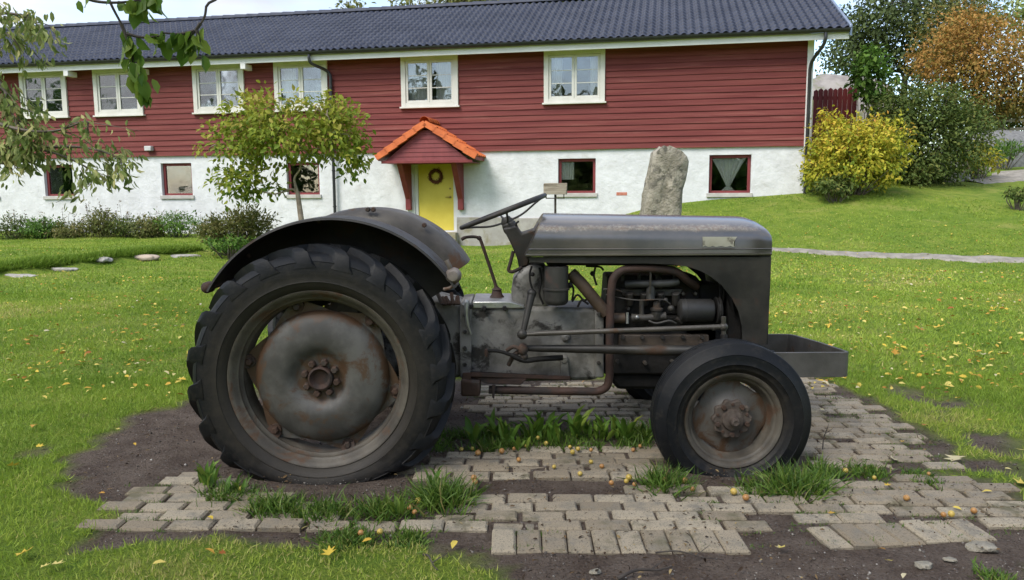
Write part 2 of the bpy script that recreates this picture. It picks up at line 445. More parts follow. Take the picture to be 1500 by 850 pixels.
# ------------------------------------------------------------------ pavers
def make_pavers():
    regs = {
        'main': pts([(600, 812), (590, 770), (640, 730), (690, 705), (700, 668), (950, 668), (950, 706), (1110, 706), (1215, 700), (1395, 700), (1500, 712), (1500, 768), (1420, 782), (1170, 772), (1110, 778), (720, 776), (716, 812)]),
        'left': pts([(118, 800), (150, 742), (215, 705), (285, 690), (330, 700), (440, 735), (560, 765), (590, 812), (420, 806), (330, 790)]),
        'back': pts([(690, 612), (700, 566), (1190, 546), (1240, 575), (1300, 610), (1392, 684), (1200, 690), (1150, 640), (900, 620)]),
        'mid': pts([(560, 700), (700, 655), (960, 652), (960, 672), (690, 712)]),
    }
    gap = [pts([(1130, 800), (1100, 772), (1125, 752), (1165, 752), (1190, 775)]), pts([(960, 702), (960, 692), (1200, 692), (1200, 700)]),
           pts([(690, 718), (694, 706), (950, 704), (970, 714), (900, 721)])]
    V = []; Fc = []; rv = []
    bl, bw, jt = .166, .0775, .0095
    def brick(cx, cy, l, w, rot, z, tx, ty):
        k = len(V); bz = .008; c, s = math.cos(rot), math.sin(rot)
        for (fx, fy, fz) in ((1, 1, -.06), (1, 1, -bz), (1 - 2 * bz / l, 1 - 2 * bz / w, 0)):
            for sx, sy in ((-1, -1), (1, -1), (1, 1), (-1, 1)):
                x = sx * fx * l / 2; y = sy * fy * w / 2
                V.append((cx + x * c - y * s, cy + x * s + y * c, z + fz + x * tx + y * ty))
        for lv in (0, 4):
            for i in range(4): j = (i + 1) % 4; Fc.append((k + lv + i, k + lv + j, k + lv + 4 + j, k + lv + 4 + i))
        Fc.append((k + 8, k + 9, k + 10, k + 11)); rv.append((random.random(),) * 12)
    rot0 = R(-1.0); c0, s0 = math.cos(rot0), math.sin(rot0)
    sold = pts([(716, 816), (718, 768), (1100, 764), (1128, 808)]); sold2 = pts([(1180, 770), (1420, 752), (1480, 780), (1212, 808)])
    for j in range(0, 38):
        yy = 2.775 + j * (bw + jt)
        for i in range(-14, 18):
            xx = i * (bl + jt) + (bl / 2 if j % 2 else 0) + .03 * math.sin(j * 1.7)
            cx = xx * c0 - (yy - 2.7) * s0; cy = 2.7 + xx * s0 + (yy - 2.7) * c0
            if cx > 1.0: cy -= (cx - 1.0) * .05
            X = np.array([cx]); Y = np.array([cy])
            r = max(float(poly_d(p, X, Y)[0]) for p in regs.values())
            g = max(float(poly_d(p, X, Y)[0]) for p in gap)
            if r < .01 + (fbm(cx * 5, cy * 5, 2) - .5) * .05 or g > 0: continue
            if -.12 < cx < .86 and cy < 2.642 + .086 + .024: continue
            if 1.08 < cx < 1.80 and cy < 2.665 + (cx - 1.15) * .12 + .086 + .026: continue
            if random.random() < .010: continue
            wild = .4 if cx < -.7 or cx > 1.2 else .15
            brick(cx + random.gauss(0, .003), cy + random.gauss(0, .003), bl - random.random() * .006, bw - random.random() * .004, rot0 + random.gauss(0, .006 + .02 * wild),
                  .010 + random.gauss(0, .003) - (.012 if random.random() < wild * .16 else 0) - .006, random.gauss(0, .006), random.gauss(0, .015))
    for q in range(10):   # a course of bricks on end along the front edge
        brick(-.035 + q * .0915, 2.642 + .004 * math.sin(q), .0865, .172, R(-.5) + random.gauss(0, .012), .002 + random.gauss(0, .002), random.gauss(0, .008), random.gauss(0, .01))
    for q in range(7):
        brick(1.150 + q * .0915, 2.665 + q * .011, .0865, .172, R(6) + random.gauss(0, .02), .002 + random.gauss(0, .003), random.gauss(0, .015), random.gauss(0, .012))
    me = bpy.data.meshes.new('paving'); me.from_pydata(V, [], Fc)
    a_ = me.attributes.new('rnd', 'FLOAT', 'POINT'); a_.data.foreach_set('value', [x for r in rv for x in r])
    o = bpy.data.objects.new('paving', me); COL.objects.link(o)
    m, N, L, b = new_mat('concrete_paver')
    t = N.new('ShaderNodeTexCoord'); vec = t.outputs['Object']
    a = N.new('ShaderNodeAttribute'); a.attribute_name = 'rnd'
    r = ramp(N, [(0, (.220, .178, .122)), (.5, (.285, .236, .166)), (1, (.355, .302, .218))]); L.new(a.outputs['Fac'], r.inputs['Fac'])
    n1 = noise(N, L, vec, 9, 6, .65); n2 = noise(N, L, vec, 160, 3, .7); n3 = noise(N, L, vec, 3.3, 6, .7)
    c = mixc(N, L, ramp_out(N, L, n1.outputs['Fac'], .45, .75), r.outputs['Color'], (.17, .155, .125))
    c = mixc(N, L, ramp_out(N, L, n2.outputs['Fac'], .50, .70), c, (.095, .080, .060))
    c = mixc(N, L, ramp_out(N, L, n3.outputs['Fac'], .52, .68), c, (.115, .102, .058))
    L.new(c, b.inputs['Base Color']); b.inputs['Roughness'].default_value = .92
    bump(N, L, b, n2.outputs['Fac'], .6, .006)
    me.materials.append(m)
    tag(o, kind='structure')
    return V
PAVER_V = np.array(make_pavers()).reshape(-1, 12, 3).mean(1)

# ------------------------------------------------------------------ farmhouse
TA, Y0 = 0.194, 21.0
HA = -math.atan(TA)
house = empty('farmhouse', (0, Y0, 0), HA)
tag(house, 'long red and white farmhouse with a dark tiled roof behind the tractor', 'farmhouse')
HM = Matrix.Translation((0, Y0, 0)) @ Matrix.Rotation(HA, 4, 'Z')
U0, U1 = -21.0, 7.58
ZB, ZC, ZE = -.45, 2.40, 4.95      # foot of wall, foot of cladding, eaves
DEPTH = 7.0
LOWER = [(-14.05, 1.0, 1.24, 2.2), (-10.05, 1.0, 1.24, 2.2), (-6.05, 1.0, 1.24, 2.17), (1.77, 1.0, 1.24, 2.17), (5.70, 1.04, 1.22, 2.21), (-16.72, 1.0, 1.24, 2.2), (-19.5, 1.0, 1.24, 2.2)]
UPPER = [(-14.27, 'dark'), (-11.75, 'pale'), (-8.50, 'pale'), (-5.97, 'leafy'), (-2.23, 'pale'), (1.70, 'curtain'), (-18.2, 'dark')]
DOOR = (-2.74, -1.55, .22, 2.2)

M_WHITE = mat('whitewash', (.60, .604, .604), (.69, .695, .70), 2.2, .9, bmp=.55, bscale=5.5, spots=(.52, .51, .49), spot_scale=1.3, spot_at=(.58, .74), dist=.05)
M_PLINTH = mat('grey_render', (.33, .31, .28), (.42, .40, .36), 3, .95, bmp=.5, bscale=9, spots=(.24, .21, .12), spot_scale=1.6, spot_at=(.48, .66))
M_RED = mat('red_boards', (.132, .026, .024), (.182, .044, .037), 1.5, .78, bmp=.25, bscale=30, spots=(.235, .085, .070), spot_scale=2.0, spot_at=(.52, .74), stretch=(.25, 1, 5.5), spec=.35)
M_REDTRIM = mat('red_trim', (.17, .024, .026), (.22, .036, .036), 4, .6, bmp=.15, bscale=40, stretch=(1, 1, .4))
M_CREAM = mat('cream_paint', (.58, .565, .505), (.64, .625, .57), 3, .55, bmp=.08, bscale=20)
M_FASCIA = mat('white_paint', (.66, .655, .63), (.72, .715, .69), 2, .55)
M_BLACK = mat('black_metal', (.018, .019, .021), (.028, .029, .031), 3, .35)
M_YELLOW = mat('yellow_paint', (.66, .52, .065), (.72, .58, .085), 2, .45, bmp=.05, bscale=6)
M_ORANGE = mat('orange_clay', (.52, .115, .030), (.66, .165, .045), 5, .7, bmp=.2, bscale=40, spots=(.36, .085, .035), spot_scale=6, spot_at=(.55, .75))
M_BRASS = mat('brass', (.35, .24, .09), None, 5, .35, metal=1)
M_SILL = mat('sill_stone', (.40, .38, .35), (.50, .48, .44), 4, .8, bmp=.2)
M_ROOM = mat('room_dark', (.16, .15, .13), (.24, .22, .20), 2, .9)
def glass_mat():
    m, N, L, b = new_mat('window_glass')
    N.remove(b)
    tr = N.new('ShaderNodeBsdfTransparent'); tr.inputs['Color'].default_value = (.96, .97, .965, 1)
    gl = N.new('ShaderNodeBsdfGlossy'); gl.inputs['Roughness'].default_value = .015; gl.inputs['Color'].default_value = (.9, .93, .95, 1)
    fr = N.new('ShaderNodeFresnel'); fr.inputs['IOR'].default_value = 1.9
    t = N.new('ShaderNodeTexCoord'); n = noise(N, L, t.outputs['Object'], 1.6, 2, .5)
    bp = N.new('ShaderNodeBump'); bp.inputs['Strength'].default_value = .06; bp.inputs['Distance'].default_value = .05
    L.new(n.outputs['Fac'], bp.inputs['Height']); L.new(bp.outputs['Normal'], gl.inputs['Normal'])
    k = N.new('ShaderNodeMath'); k.operation = 'MULTIPLY'; k.inputs[1].default_value = .9; k.use_clamp = True
    L.new(fr.outputs['Fac'], k.inputs[0])
    mi = N.new('ShaderNodeMixShader'); L.new(k.outputs[0], mi.inputs['Fac']); L.new(tr.outputs[0], mi.inputs[1]); L.new(gl.outputs[0], mi.inputs[2])
    L.new(mi.outputs[0], N['Material Output'].inputs['Surface']); return m
M_GLASS = glass_mat()

def wall_grid(mb, u0, u1, z0, z1, openings, y, reveal):
    """face wall with holes and the sides of the holes"""
    us = sorted({u0, u1} | {q for o in openings for q in o[:2]}); zs = sorted({z0, z1} | {q for o in openings for q in o[2:]})
    us = [q for q in us if u0 <= q <= u1]
    for a_, b_ in zip(us, us[1:]):
        for c_, d_ in zip(zs, zs[1:]):
            uc, zc = (a_ + b_) / 2, (c_ + d_) / 2
            if any(o[0] < uc < o[1] and o[2] < zc < o[3] for o in openings): continue
            mb.add([(a_, y, c_), (b_, y, c_), (b_, y, d_), (a_, y, d_)], [(0, 1, 2, 3)])
    for o in openings:
        a_, b_, c_, d_ = o; k = [(a_, c_), (b_, c_), (b_, d_), (a_, d_)]
        for i in range(4):
            p, q = k[i], k[(i + 1) % 4]
            mb.add([(p[0], y, p[1]), (q[0], y, q[1]), (q[0], y + reveal, q[1]), (p[0], y + reveal, p[1])], [(0, 3, 2, 1)])
low_open = [(c - w / 2, c + w / 2, z0, z1) for c, w, z0, z1 in LOWER] + [DOOR]
mb = MB(); wall_grid(mb, U0, U1, ZB, ZC + .06, low_open, 0, .30)
mb.add([(U1, 0, ZB), (U1, DEPTH, ZB), (U1, DEPTH, ZC), (U1, 0, ZC)], [(0, 1, 2, 3)])
mb.add([(U0, 0, ZB), (U0, DEPTH, ZB), (U0, DEPTH, ZC), (U0, 0, ZC)], [(0, 3, 2, 1)])
mb.add([(U0, DEPTH, ZB), (U1, DEPTH, ZB), (U1, DEPTH, ZE), (U0, DEPTH, ZE)], [(0, 3, 2, 1)])
mb.build('masonry_wall', M_WHITE, house)
mb = MB()
mb.box(U0 + .1, U1 - .1, 3.2, 3.3, ZB, ZE + 1.5)
mb.box(U0 + .1, U1 - .1, .32, 3.2, 2.32, 2.42)
for q in (-12.9, -7.3, -4.0, 0.0, 3.6): mb.box(q, q + .1, .33, 3.2, ZB, ZE + .6)
mb.build('inner_wall', M_ROOM, house)
# worn grey plinth by the door, cut by the doorway
mb = MB()
for a_, b_, h_ in ((-1.53, .2, .62), (.2, 2.6, .60), (-2.9, -2.76, .55)):
    mb.box(a_, b_, -.045, .001, ZB, h_)
mb.build('plinth', M_PLINTH, house, bevel=.012)

# boards: each course clipped round the upper windows
up_open = [(c - .70, c + .70, 3.68, 4.85) for c, k in UPPER]
mb = MB(); pitch = .153; z = ZC; row = 0
while z < ZE + .02:
    zt_ = min(z + pitch + .018, ZE + .10)
    cuts = [(o[0], o[1]) for o in up_open if z < o[3] - .02 and zt_ > o[2] + .02]
    spans = [(U0, U1 - .02)]
    for c0, c1 in sorted(cuts):
        spans = [s for q in spans for s in ([(q[0], min(q[1], c0)), (max(q[0], c1), q[1])] if not (c1 <= q[0] or c0 >= q[1]) else [q]) if s[1] - s[0] > .01]
    for s0_, s1_ in spans:
        n = max(1, int((s1_ - s0_) / .8)); vs = []
        for i in range(n + 1):
            u = s0_ + (s1_ - s0_) * i / n
            w = (fbm(u * .55 + row * 9.1, row * 3.7, 3) - .5) * .030
            e = (fbm(u * .8 + row * 5.3, row * 1.9 + 40, 3) - .5) * .014
            vs += [(u, -.062 + e, z + w), (u, -.036, zt_ + w), (u, -.020 + e, z + w), (u, -.010, zt_ + w)]
        fs = []
        for i in range(n):
            k, l = 4 * i, 4 * i + 4
            fs += [(k, l, l + 1, k + 1), (k + 2, l + 2, l, k), (k + 1, l + 1, l + 3, k + 3)]
        fs += [(0, 1, 3, 2), (4 * n, 4 * n + 2, 4 * n + 3, 4 * n + 1)]
        mb.add(vs, fs)
    z += pitch; row += 1
mb.build('red_cladding', M_RED, house)
mb = MB(); wall_grid(mb, U0, U1 - .03, ZC, ZE + .1, up_open, -.008, .25)
mb.add([(U1 - .02, -.01, ZC), (U1 - .02, DEPTH, ZC), (U1 - .02, DEPTH, ZE + .1), (U1 - .02, DEPTH / 2, 6.9), (U1 - .02, -.01, ZE + .1)], [(0, 1, 2, 3, 4)])
mb.add([(U0, -.01, ZC), (U0, DEPTH, ZC), (U0, DEPTH, ZE + .1), (U0, DEPTH / 2, 6.9), (U0, -.01, ZE + .1)], [(4, 3, 2, 1, 0)])
mb.build('upper_wall', M_RED, house)
mb = MB(); mb.box(U1 - .12, U1 + .03, -.085, .06, ZC - .16, ZE + .05)
mb.build('corner_board', M_FASCIA, house, bevel=.004)

# roof: pantiled sheets on both slopes, ridge, soffit, fascia, gutter
RU0, RU1 = -21.4, 8.33
EY, EZ, RY, RZ = -.52, 5.09, 3.5, 7.02
def roof_slope(flip):
    per, rows = .20, 14
    us = np.arange(RU0, RU1 + .01, per / 8); L0 = math.hypot(RY - EY, RZ - EZ)
    ss = []; hs = []
    for k in range(rows):
        for f_, h_ in ((0.0, .052), (.04, .052), (.35, .040), (.7, .022), (.995, .006)): ss.append((k + f_) * L0 / rows); hs.append(h_)
    ss = np.array(ss); hs = np.array(hs)
    ph = (us / per) % 1.0
    prof = np.where(ph < .62, np.sin(np.pi * ph / .62) * .034, -np.sin(np.pi * (ph - .62) / .38) * .016)
    UU, SS = np.meshgrid(us, ss); HH = prof[None, :] + hs[:, None] + (fbm(UU * .25, SS * .4, 3) - .5) * .02
    dy, dz = (RY - EY) / L0, (RZ - EZ) / L0
    yy = EY + SS * dy - HH * dz; zz = EZ + SS * dz + HH * dy
    if flip: yy = DEPTH - yy
    n = len(us); mrows = len(ss)
    V = np.stack([UU.ravel(), yy.ravel(), zz.ravel()], 1)
    i0 = (np.arange(mrows - 1)[:, None] * n + np.arange(n - 1)[None]).ravel()
    T = np.concatenate([np.stack([i0, i0 + 1, i0 + n + 1], 1), np.stack([i0, i0 + n + 1, i0 + n], 1)])
    return V, T
M_ROOF = mat('blue_black_tiles', (.027, .033, .054), (.041, .048, .073), 1.2, .58, bmp=.05, bscale=60, spots=(.05, .058, .076), spot_scale=2.0, spot_at=(.60, .8), spec=.3)
V1, T1 = roof_slope(False); V2, T2 = roof_slope(True)
roof = tri_mesh('roof', np.concatenate([V1, V2]), np.concatenate([T1, T2 + len(V1)]), M_ROOF, house)
mb = MB(); n = 70
for i in range(n):
    u = RU0 + (RU1 - RU0) * i / n; mb.lathe([(.115, 0), (.125, .02), (.105, (RU1 - RU0) / n + .03)], (u, RY, RZ + .035), 10, 0, math.pi, axis='X')
# lathe about x: offsets run along u
mb.build('ridge_cap', M_ROOF, roof, smooth=True)
mb = MB()
mb.prism([(0, 0)], 0, 0) if False else None
mb.add([(RU0, EY, EZ - .05), (RU1, EY, EZ - .05), (RU1, RY, RZ - .05), (RU0, RY, RZ - .05), (RU1, DEPTH - EY, EZ - .05), (RU0, DEPTH - EY, EZ - .05)], [(0, 1, 2, 3), (3, 2, 4, 5)])
mb.add([(RU0, EY + .03, 4.97), (RU1, EY + .03, 4.97), (RU1, .02, 5.0), (RU0, .02, 5.0)], [(0, 1, 2, 3)])
mb.build('soffit', M_FASCIA, house)
mb = MB(); mb.box(RU0, RU1 - .02, EY - .0, EY + .03, 4.87, 5.03)
mb.build('fascia', M_FASCIA, house, bevel=.004)
mb = MB()
for s0, s1 in ((0, RY - EY),):
    for sg in (0, 1):
        def yy(q): return DEPTH - q if sg else q
        lo = [(RU1 - .03, yy(EY - .05), EZ - .16), (RU1 + .03, yy(EY - .05), EZ - .16), (RU1 + .03, yy(EY - .05), EZ + .10), (RU1 - .03, yy(EY - .05), EZ + .10)]
        hi = [(RU1 - .03, yy(RY), RZ - .14), (RU1 + .03, yy(RY), RZ - .14), (RU1 + .03, yy(RY), RZ + .12), (RU1 - .03, yy(RY), RZ + .12)]
        mb.hexa(lo, hi)
mb.build('verge_flashing', mat('zinc', (.20, .25, .33), (.26, .31, .40), 3, .4, metal=.4), roof, bevel=.01)
mb = MB()
prof = [(.075, w) for w in range(8)]
gu = MB(); ring = []
for u in (RU0, RU1 - .03):
    for k in range(11):
        w = math.pi + math.pi * k / 10
        ring.append((u, EY - .085 + .08 * math.cos(w), 5.10 + .085 * math.sin(w)))
gu.add(ring, [(k, k + 1, k + 12, k + 11) for k in range(10)] + [tuple(range(11)), tuple(range(21, 10, -1))])
for q in np.arange(RU0 + .3, RU1, .6): gu.box(q, q + .025, EY - .172, EY + .0, 5.095, 5.112)
gu.build('gutter', M_BLACK, house, smooth=True)
for u in (-13.07, -10.69, -7.45):
    mb = MB(); mb.box(u - .075, u + .075, EY - .02, EY + .35, 4.72, 4.868); mb.build('rafter_end', M_FASCIA, house, bevel=.006)
def downpipe(uu, zfoot):
    mb = MB()
    mb.tube(curve([(uu - .38, EY - .085, 5.02), (uu - .38, EY - .085, 4.90), (uu - .33, EY - .02, 4.78), (uu - .1, -.20, 4.66), (uu, -.13, 4.52), (uu, -.12, 4.30)], 5) + [Vector((uu, -.12, zfoot))], .042, 12)
    for z in (4.2, 3.0, 1.9, .9):
        if z > zfoot + .1: mb.lathe([(.042, 0), (.052, .004), (.052, .036), (.042, .04)], (uu, -.12, z), 12, axis='Z')
    return mb.build('downpipe', M_BLACK, house, smooth=True)
downpipe(-5.06, .05)
mb = MB(); mb.tube(curve([(U1 + .18, EY - .085, 5.02), (U1 + .18, EY - .085, 4.86), (U1 + .14, EY + .02, 4.72), (U1 - .02, -.22, 4.45), (U1 - .06, -.14, 4.25)], 5) + [Vector((U1 - .06, -.135, 2.5)), Vector((U1 - .06, -.115, 1.0))], .042, 12)
mb.build('downpipe', M_BLACK, house, smooth=True)
mb = MB(); mb.box(-10.92, -10.70, -.20, -.06, 2.56, 2.70); mb.build('wall_lamp', mat('lamp_housing', (.45, .45, .44), (.55, .55, .54), 4, .5), house, bevel=.015)
mb = MB(); mb.box(2.82, 3.10, -.006, .01, 1.19, 1.275); mb.build('bare_brick', mat('old_brick', (.42, .14, .09), (.5, .2, .14), 9, .9, bmp=.4), house, bevel=.004)

def board_frame(mb, u0, u1, z0, z1, w, y0, y1, wt=None, wb=None):
    wt = w if wt is None else wt; wb = w if wb is None else wb
    mb.box(u0, u0 + w, y0, y1, z0, z1); mb.box(u1 - w, u1, y0, y1, z0, z1)
    mb.box(u0 + w + .0005, u1 - w - .0005, y0 + .002, y1 - .002, z0, z0 + wb); mb.box(u0 + w + .0005, u1 - w - .0005, y0 + .002, y1 - .002, z1 - wt, z1)
for c, k in UPPER:
    w0, w1, z0, z1 = c - .80, c + .80, 3.62, 4.95
    mb = MB(); board_frame(mb, w0, w1, z0, z1, .125, -.105, -.03, .11, .10); win = mb.build('window', M_CREAM, house, bevel=.004)
    mb = MB(); mb.box(w0 - .04, w1 + .04, -.15, -.03, z0 - .045, z0 - .002); mb.build('sill', M_CREAM, win, bevel=.005)
    for a_, b_ in ((w0 + .125, c), (c, w1 - .125)):
        mb = MB(); board_frame(mb, a_ + .004, b_ - .004, z0 + .105, z1 - .115, .062, -.075, -.025)
        zz0, zz1 = z0 + .105, z1 - .115
        for q in (1, 2):
            zc_ = zz0 + .06 + (zz1 - zz0 - .12) * q / 3
            mb.box(a_ + .066, b_ - .066, -.062, -.035, zc_ - .011, zc_ + .011)
        mb.build('sash', M_CREAM, win, bevel=.003)
    mb = MB(); mb.box(w0 + .13, w1 - .13, -.050, -.046, z0 + .11, z1 - .12); mb.build('pane', M_GLASS, win)
for (c, w, z0, z1) in LOWER:
    mb = MB(); board_frame(mb, c - w / 2 + .003, c + w / 2 - .003, z0 + .003, z1 - .003, .075, .10, .17)
    win = mb.build('window', M_REDTRIM, house, bevel=.004)
    mb = MB(); mb.box(c - w / 2 - .05, c + w / 2 + .05, -.05, .099, z0 - .085, z0 + .02); mb.build('sill', M_SILL, win, bevel=.008)
    mb = MB(); mb.box(c - w / 2 + .07, c + w / 2 - .07, .135, .139, z0 + .07, z1 - .07); mb.build('pane', M_GLASS, win)

# door
mb = MB(); board_frame(mb, DOOR[0] + .003, DOOR[1] - .003, DOOR[2], DOOR[3] - .003, .085, .05, .16, wb=.03); fr_ = mb.build('door_frame', M_FASCIA, house, bevel=.004)
mb = MB(); mb.box(-2.645, -1.645, .085, .13, .255, 2.11); door = mb.build('door', M_YELLOW, house, bevel=.004)
mb = MB(); mb.cyl((-1.74, .085, 1.17), (-1.74, .03, 1.17), .012, 8); mb.cyl((-1.74, .035, 1.17), (-1.86, .035, 1.17), .011, 8); mb.lathe([(.0, -.012), (.03, -.012), (.03, 0)], (-1.74, .085, 1.17), 12)
mb.lathe([(.0, -.012), (.026, -.012), (.026, 0)], (-1.74, .085, 1.40), 12); mb.build('handle', M_BRASS, door, smooth=True)
mb = MB(); mb.box(DOOR[0] - .05, DOOR[1] + .05, -.30, .20, ZB, .21); mb.build('doorstep', M_PLINTH, house, bevel=.02)

# porch roof on two brackets
PC, PW, PZ0, PZ1, PY = -2.075, 1.30, 2.10, 3.02, -1.0
porch = None
def roof_plane(sg):
    e = (PC + sg * (PW + .03), PZ0 + .03); a_ = (PC, PZ1 - .02)
    return e, a_
mb = MB()
for sg in (-1, 1):
    e, a_ = roof_plane(sg)
    for t_ in (0,):
        mb.hexa([(e[0], PY, e[1]), (e[0], 0, e[1]), (e[0], 0, e[1] + .10), (e[0], PY, e[1] + .10)], [(a_[0], PY, a_[1]), (a_[0], 0, a_[1]), (a_[0], 0, a_[1] + .10), (a_[0], PY, a_[1] + .10)])
porch = mb.build('porch', M_REDTRIM, house)
mb = MB(); zz = PZ0 + .02; k = 0
while zz < PZ1 - .12:
    hw = (PW - .12) * (1 - (zz - PZ0) / (PZ1 - PZ0)) ; hw2 = max(.01, (PW - .12) * (1 - (zz + .115 - PZ0) / (PZ1 - PZ0)))
    y_ = PY + .06
    mb.hexa([(PC - hw, y_ - .02, zz), (PC + hw, y_ - .02, zz), (PC + hw, y_ + .02, zz), (PC - hw, y_ + .02, zz)],
            [(PC - hw2, y_ - .006, zz + .112), (PC + hw2, y_ - .006, zz + .112), (PC + hw2, y_ + .02, zz + .112), (PC - hw2, y_ + .02, zz + .112)])
    zz += .113
mb.build('gable_boards', M_REDTRIM, porch)
mb = MB(); mb.box(PC - PW + .06, PC + PW - .06, PY - .01, PY + .05, PZ0 - .04, PZ0 + .035); mb.box(PC - PW + .1, PC + PW - .1, PY + .05, -.002, PZ0 - .03, PZ0 - .01)
mb.build('tie_beam', M_REDTRIM, porch, bevel=.006)
def porch_tiles():
    mb = MB()
    for sg in (-1, 1):
        e, a_ = roof_plane(sg); n = 5
        ev = Vector((e[0], 0, e[1] + .10)); av = Vector((a_[0], 0, a_[1] + .10)); d = (av - ev) / n; nrm = Vector((-d.z, 0, d.x)).normalized()
        if nrm.z < 0: nrm = -nrm
        for k in range(n):
            for col in range(5):
                y0 = PY - .06 + col * .215; vs = []; K = 7
                lo = ev + d * (k - .12); hi = ev + d * (k + 1.0)
                for base, off in ((lo, .045), (hi, .018)):
                    for q in range(K + 1):
                        ph = q / K; hgt = (math.sin(math.pi * ph / .6) * .034 if ph < .6 else -.012 * math.sin(math.pi * (ph - .6) / .4))
                        p = base + nrm * (off + hgt); vs.append((p.x, y0 + ph * .225, p.z))
                m1 = len(vs)
                vs += [(v[0] - nrm.x * .022, v[1], v[2] - nrm.z * .022) for v in vs]
                fs = [(q, q + 1, q + K + 2, q + K + 1) for q in range(K)] + [(m1 + q, m1 + q + 1, q + 1, q) for q in range(K)]
                fs += [(0, K + 1, m1 + K + 1, m1), (K, 2 * K + 1, m1 + 2 * K + 1, m1 + K)] + [(m1 + q, m1 + q + K + 1, m1 + q + K + 2, m1 + q + 1) for q in range(K)]
                mb.add(vs, fs)
        # verge tiles lapped over the gable edge
        for k in range(n):
            lo = ev + d * (k - .10); hi = ev + d * (k + 1.0)
            A = [lo + nrm * .085, lo - nrm * .075, hi - nrm * .10, hi + nrm * .055]
            mb.hexa([(p.x, PY - .105, p.z) for p in A], [(p.x, PY + .02, p.z) for p in A])
    for k in range(5):
        y0 = PY - .12 + k * .23
        mb.lathe([(.13, 0), (.135, .01), (.115, .245)], (PC, y0, PZ1 + .10), 12, 0, math.pi)
    return mb.build('clay_tiles', M_ORANGE, porch, smooth=True, angle=50)
porch_tiles()
for uc in (-2.89, -1.40):
    mb = MB()
    mb.add([(uc - .075, -.001, .82), (uc + .075, -.001, .82), (uc - .075, -.13, .82), (uc + .075, -.13, .82), (uc - .075, -.13, 1.12), (uc + .075, -.13, 1.12),
            (uc - .075, -.80, 2.07), (uc + .075, -.80, 2.07), (uc - .075, -.001, 2.07), (uc + .075, -.001, 2.07)],
           [(0, 1, 3, 2), (2, 3, 5, 4), (4, 5, 7, 6), (6, 7, 9, 8), (8, 9, 1, 0), (0, 2, 4, 6, 8), (1, 9, 7, 5, 3)])
    mb.build('bracket', M_REDTRIM, porch, bevel=.008)

# wreath
wr = MB(); g = random.Random(4)
mw = []
for k in range(240):
    w = g.random() * 6.283; rr = .165 + g.gauss(0, .022); cx, cz = rr * math.cos(w), rr * math.sin(w); d_ = Vector((g.gauss(0, 1), g.gauss(0, .6), g.gauss(0, 1))).normalized() * .05
    c_ = Vector((cx, g.gauss(-.03, .018), cz)); wr.tube([c_ - d_, c_ + d_], [.006, .003], 4)
wr.lathe([(.125, -.03), (.165, -.06), (.205, -.03), (.165, 0)], (0, 0, 0), 28, closed=True)
o = wr.build('wreath', mat('dry_twigs', (.10, .030, .022), (.17, .06, .03), 30, .9)); o.matrix_world = HM @ Matrix.Translation((-2.14, .085, 1.74))
tag(o, 'round dark brown twig wreath hanging on the yellow front door', 'wreath')

# curtains
M_CURT = mat('net_curtain', (.60, .60, .54), (.70, .70, .64), 5, .9); M_LACE = mat('lace_curtain', (.74, .76, .68), (.82, .84, .76), 14, .9)
def curtain(u0, u1, z0, z1, y, m, label, tie=None, name='curtain', amp=.016):
    K, J = 44, 14; vs = []
    for j in range(J + 1):
        t_ = j / J; z = z1 + (z0 - z1) * t_
        for k in range(K + 1):
            s = k / K; u = u0 + (u1 - u0) * s
            if tie:
                tu, tz, tw = tie; f = 1 - max(0, (z - tz) / (z1 - tz)) if z > tz else 1 - max(0, (tz - z) / (tz - z0)) * .35
                f = max(0, min(1, f)) ** .9; u = u + (tu - tw + 2 * tw * s - u) * f
            vs.append((u, y + amp * math.sin(s * 38 + t_ * .6) + amp * .4 * math.sin(s * 91), z))
    mb = MB(); mb.add(vs, [(j * (K + 1) + k, j * (K + 1) + k + 1, (j + 1) * (K + 1) + k + 1, (j + 1) * (K + 1) + k) for j in range(J) for k in range(K)])
    o = mb.build(name, m, smooth=True, angle=180); o.matrix_world = HM; tag(o, label, 'curtain'); return o
curtain(5.24, 6.12, 1.30, 2.14, .166, M_LACE, 'white lace curtain tied to a point in the lower window nearest the gravel yard', (5.68, 1.42, .05))
curtain(1.31, 1.68, 1.62, 2.10, .166, M_LACE, 'short pale lace curtain in the lower window behind the post box', None)
curtain(-14.5, -14.05, 1.28, 2.14, .166, M_CURT, 'long white curtain in the lower window at the far left of the facade')
curtain(-2.92, -2.35, 3.72, 4.85, .12, M_CURT, 'left pale curtain in the upper window above the orange porch')
curtain(-2.10, -1.55, 3.72, 4.85, .12, M_CURT, 'right pale curtain in the upper window above the orange porch')
curtain(1.02, 1.36, 3.72, 4.85, .12, M_CURT, 'left pale curtain in the upper window behind the tractor bonnet')
curtain(2.10, 2.38, 3.72, 4.85, .12, M_CURT, 'right pale curtain in the upper window behind the tractor bonnet')
curtain(-6.62, -6.2, 3.72, 4.85, .12, M_CURT, 'pale curtain in the upper window just left of the downpipe')
curtain(-12.4, -11.1, 3.72, 4.0, .12, M_CURT, 'low white half curtain in the second upper window from the left')

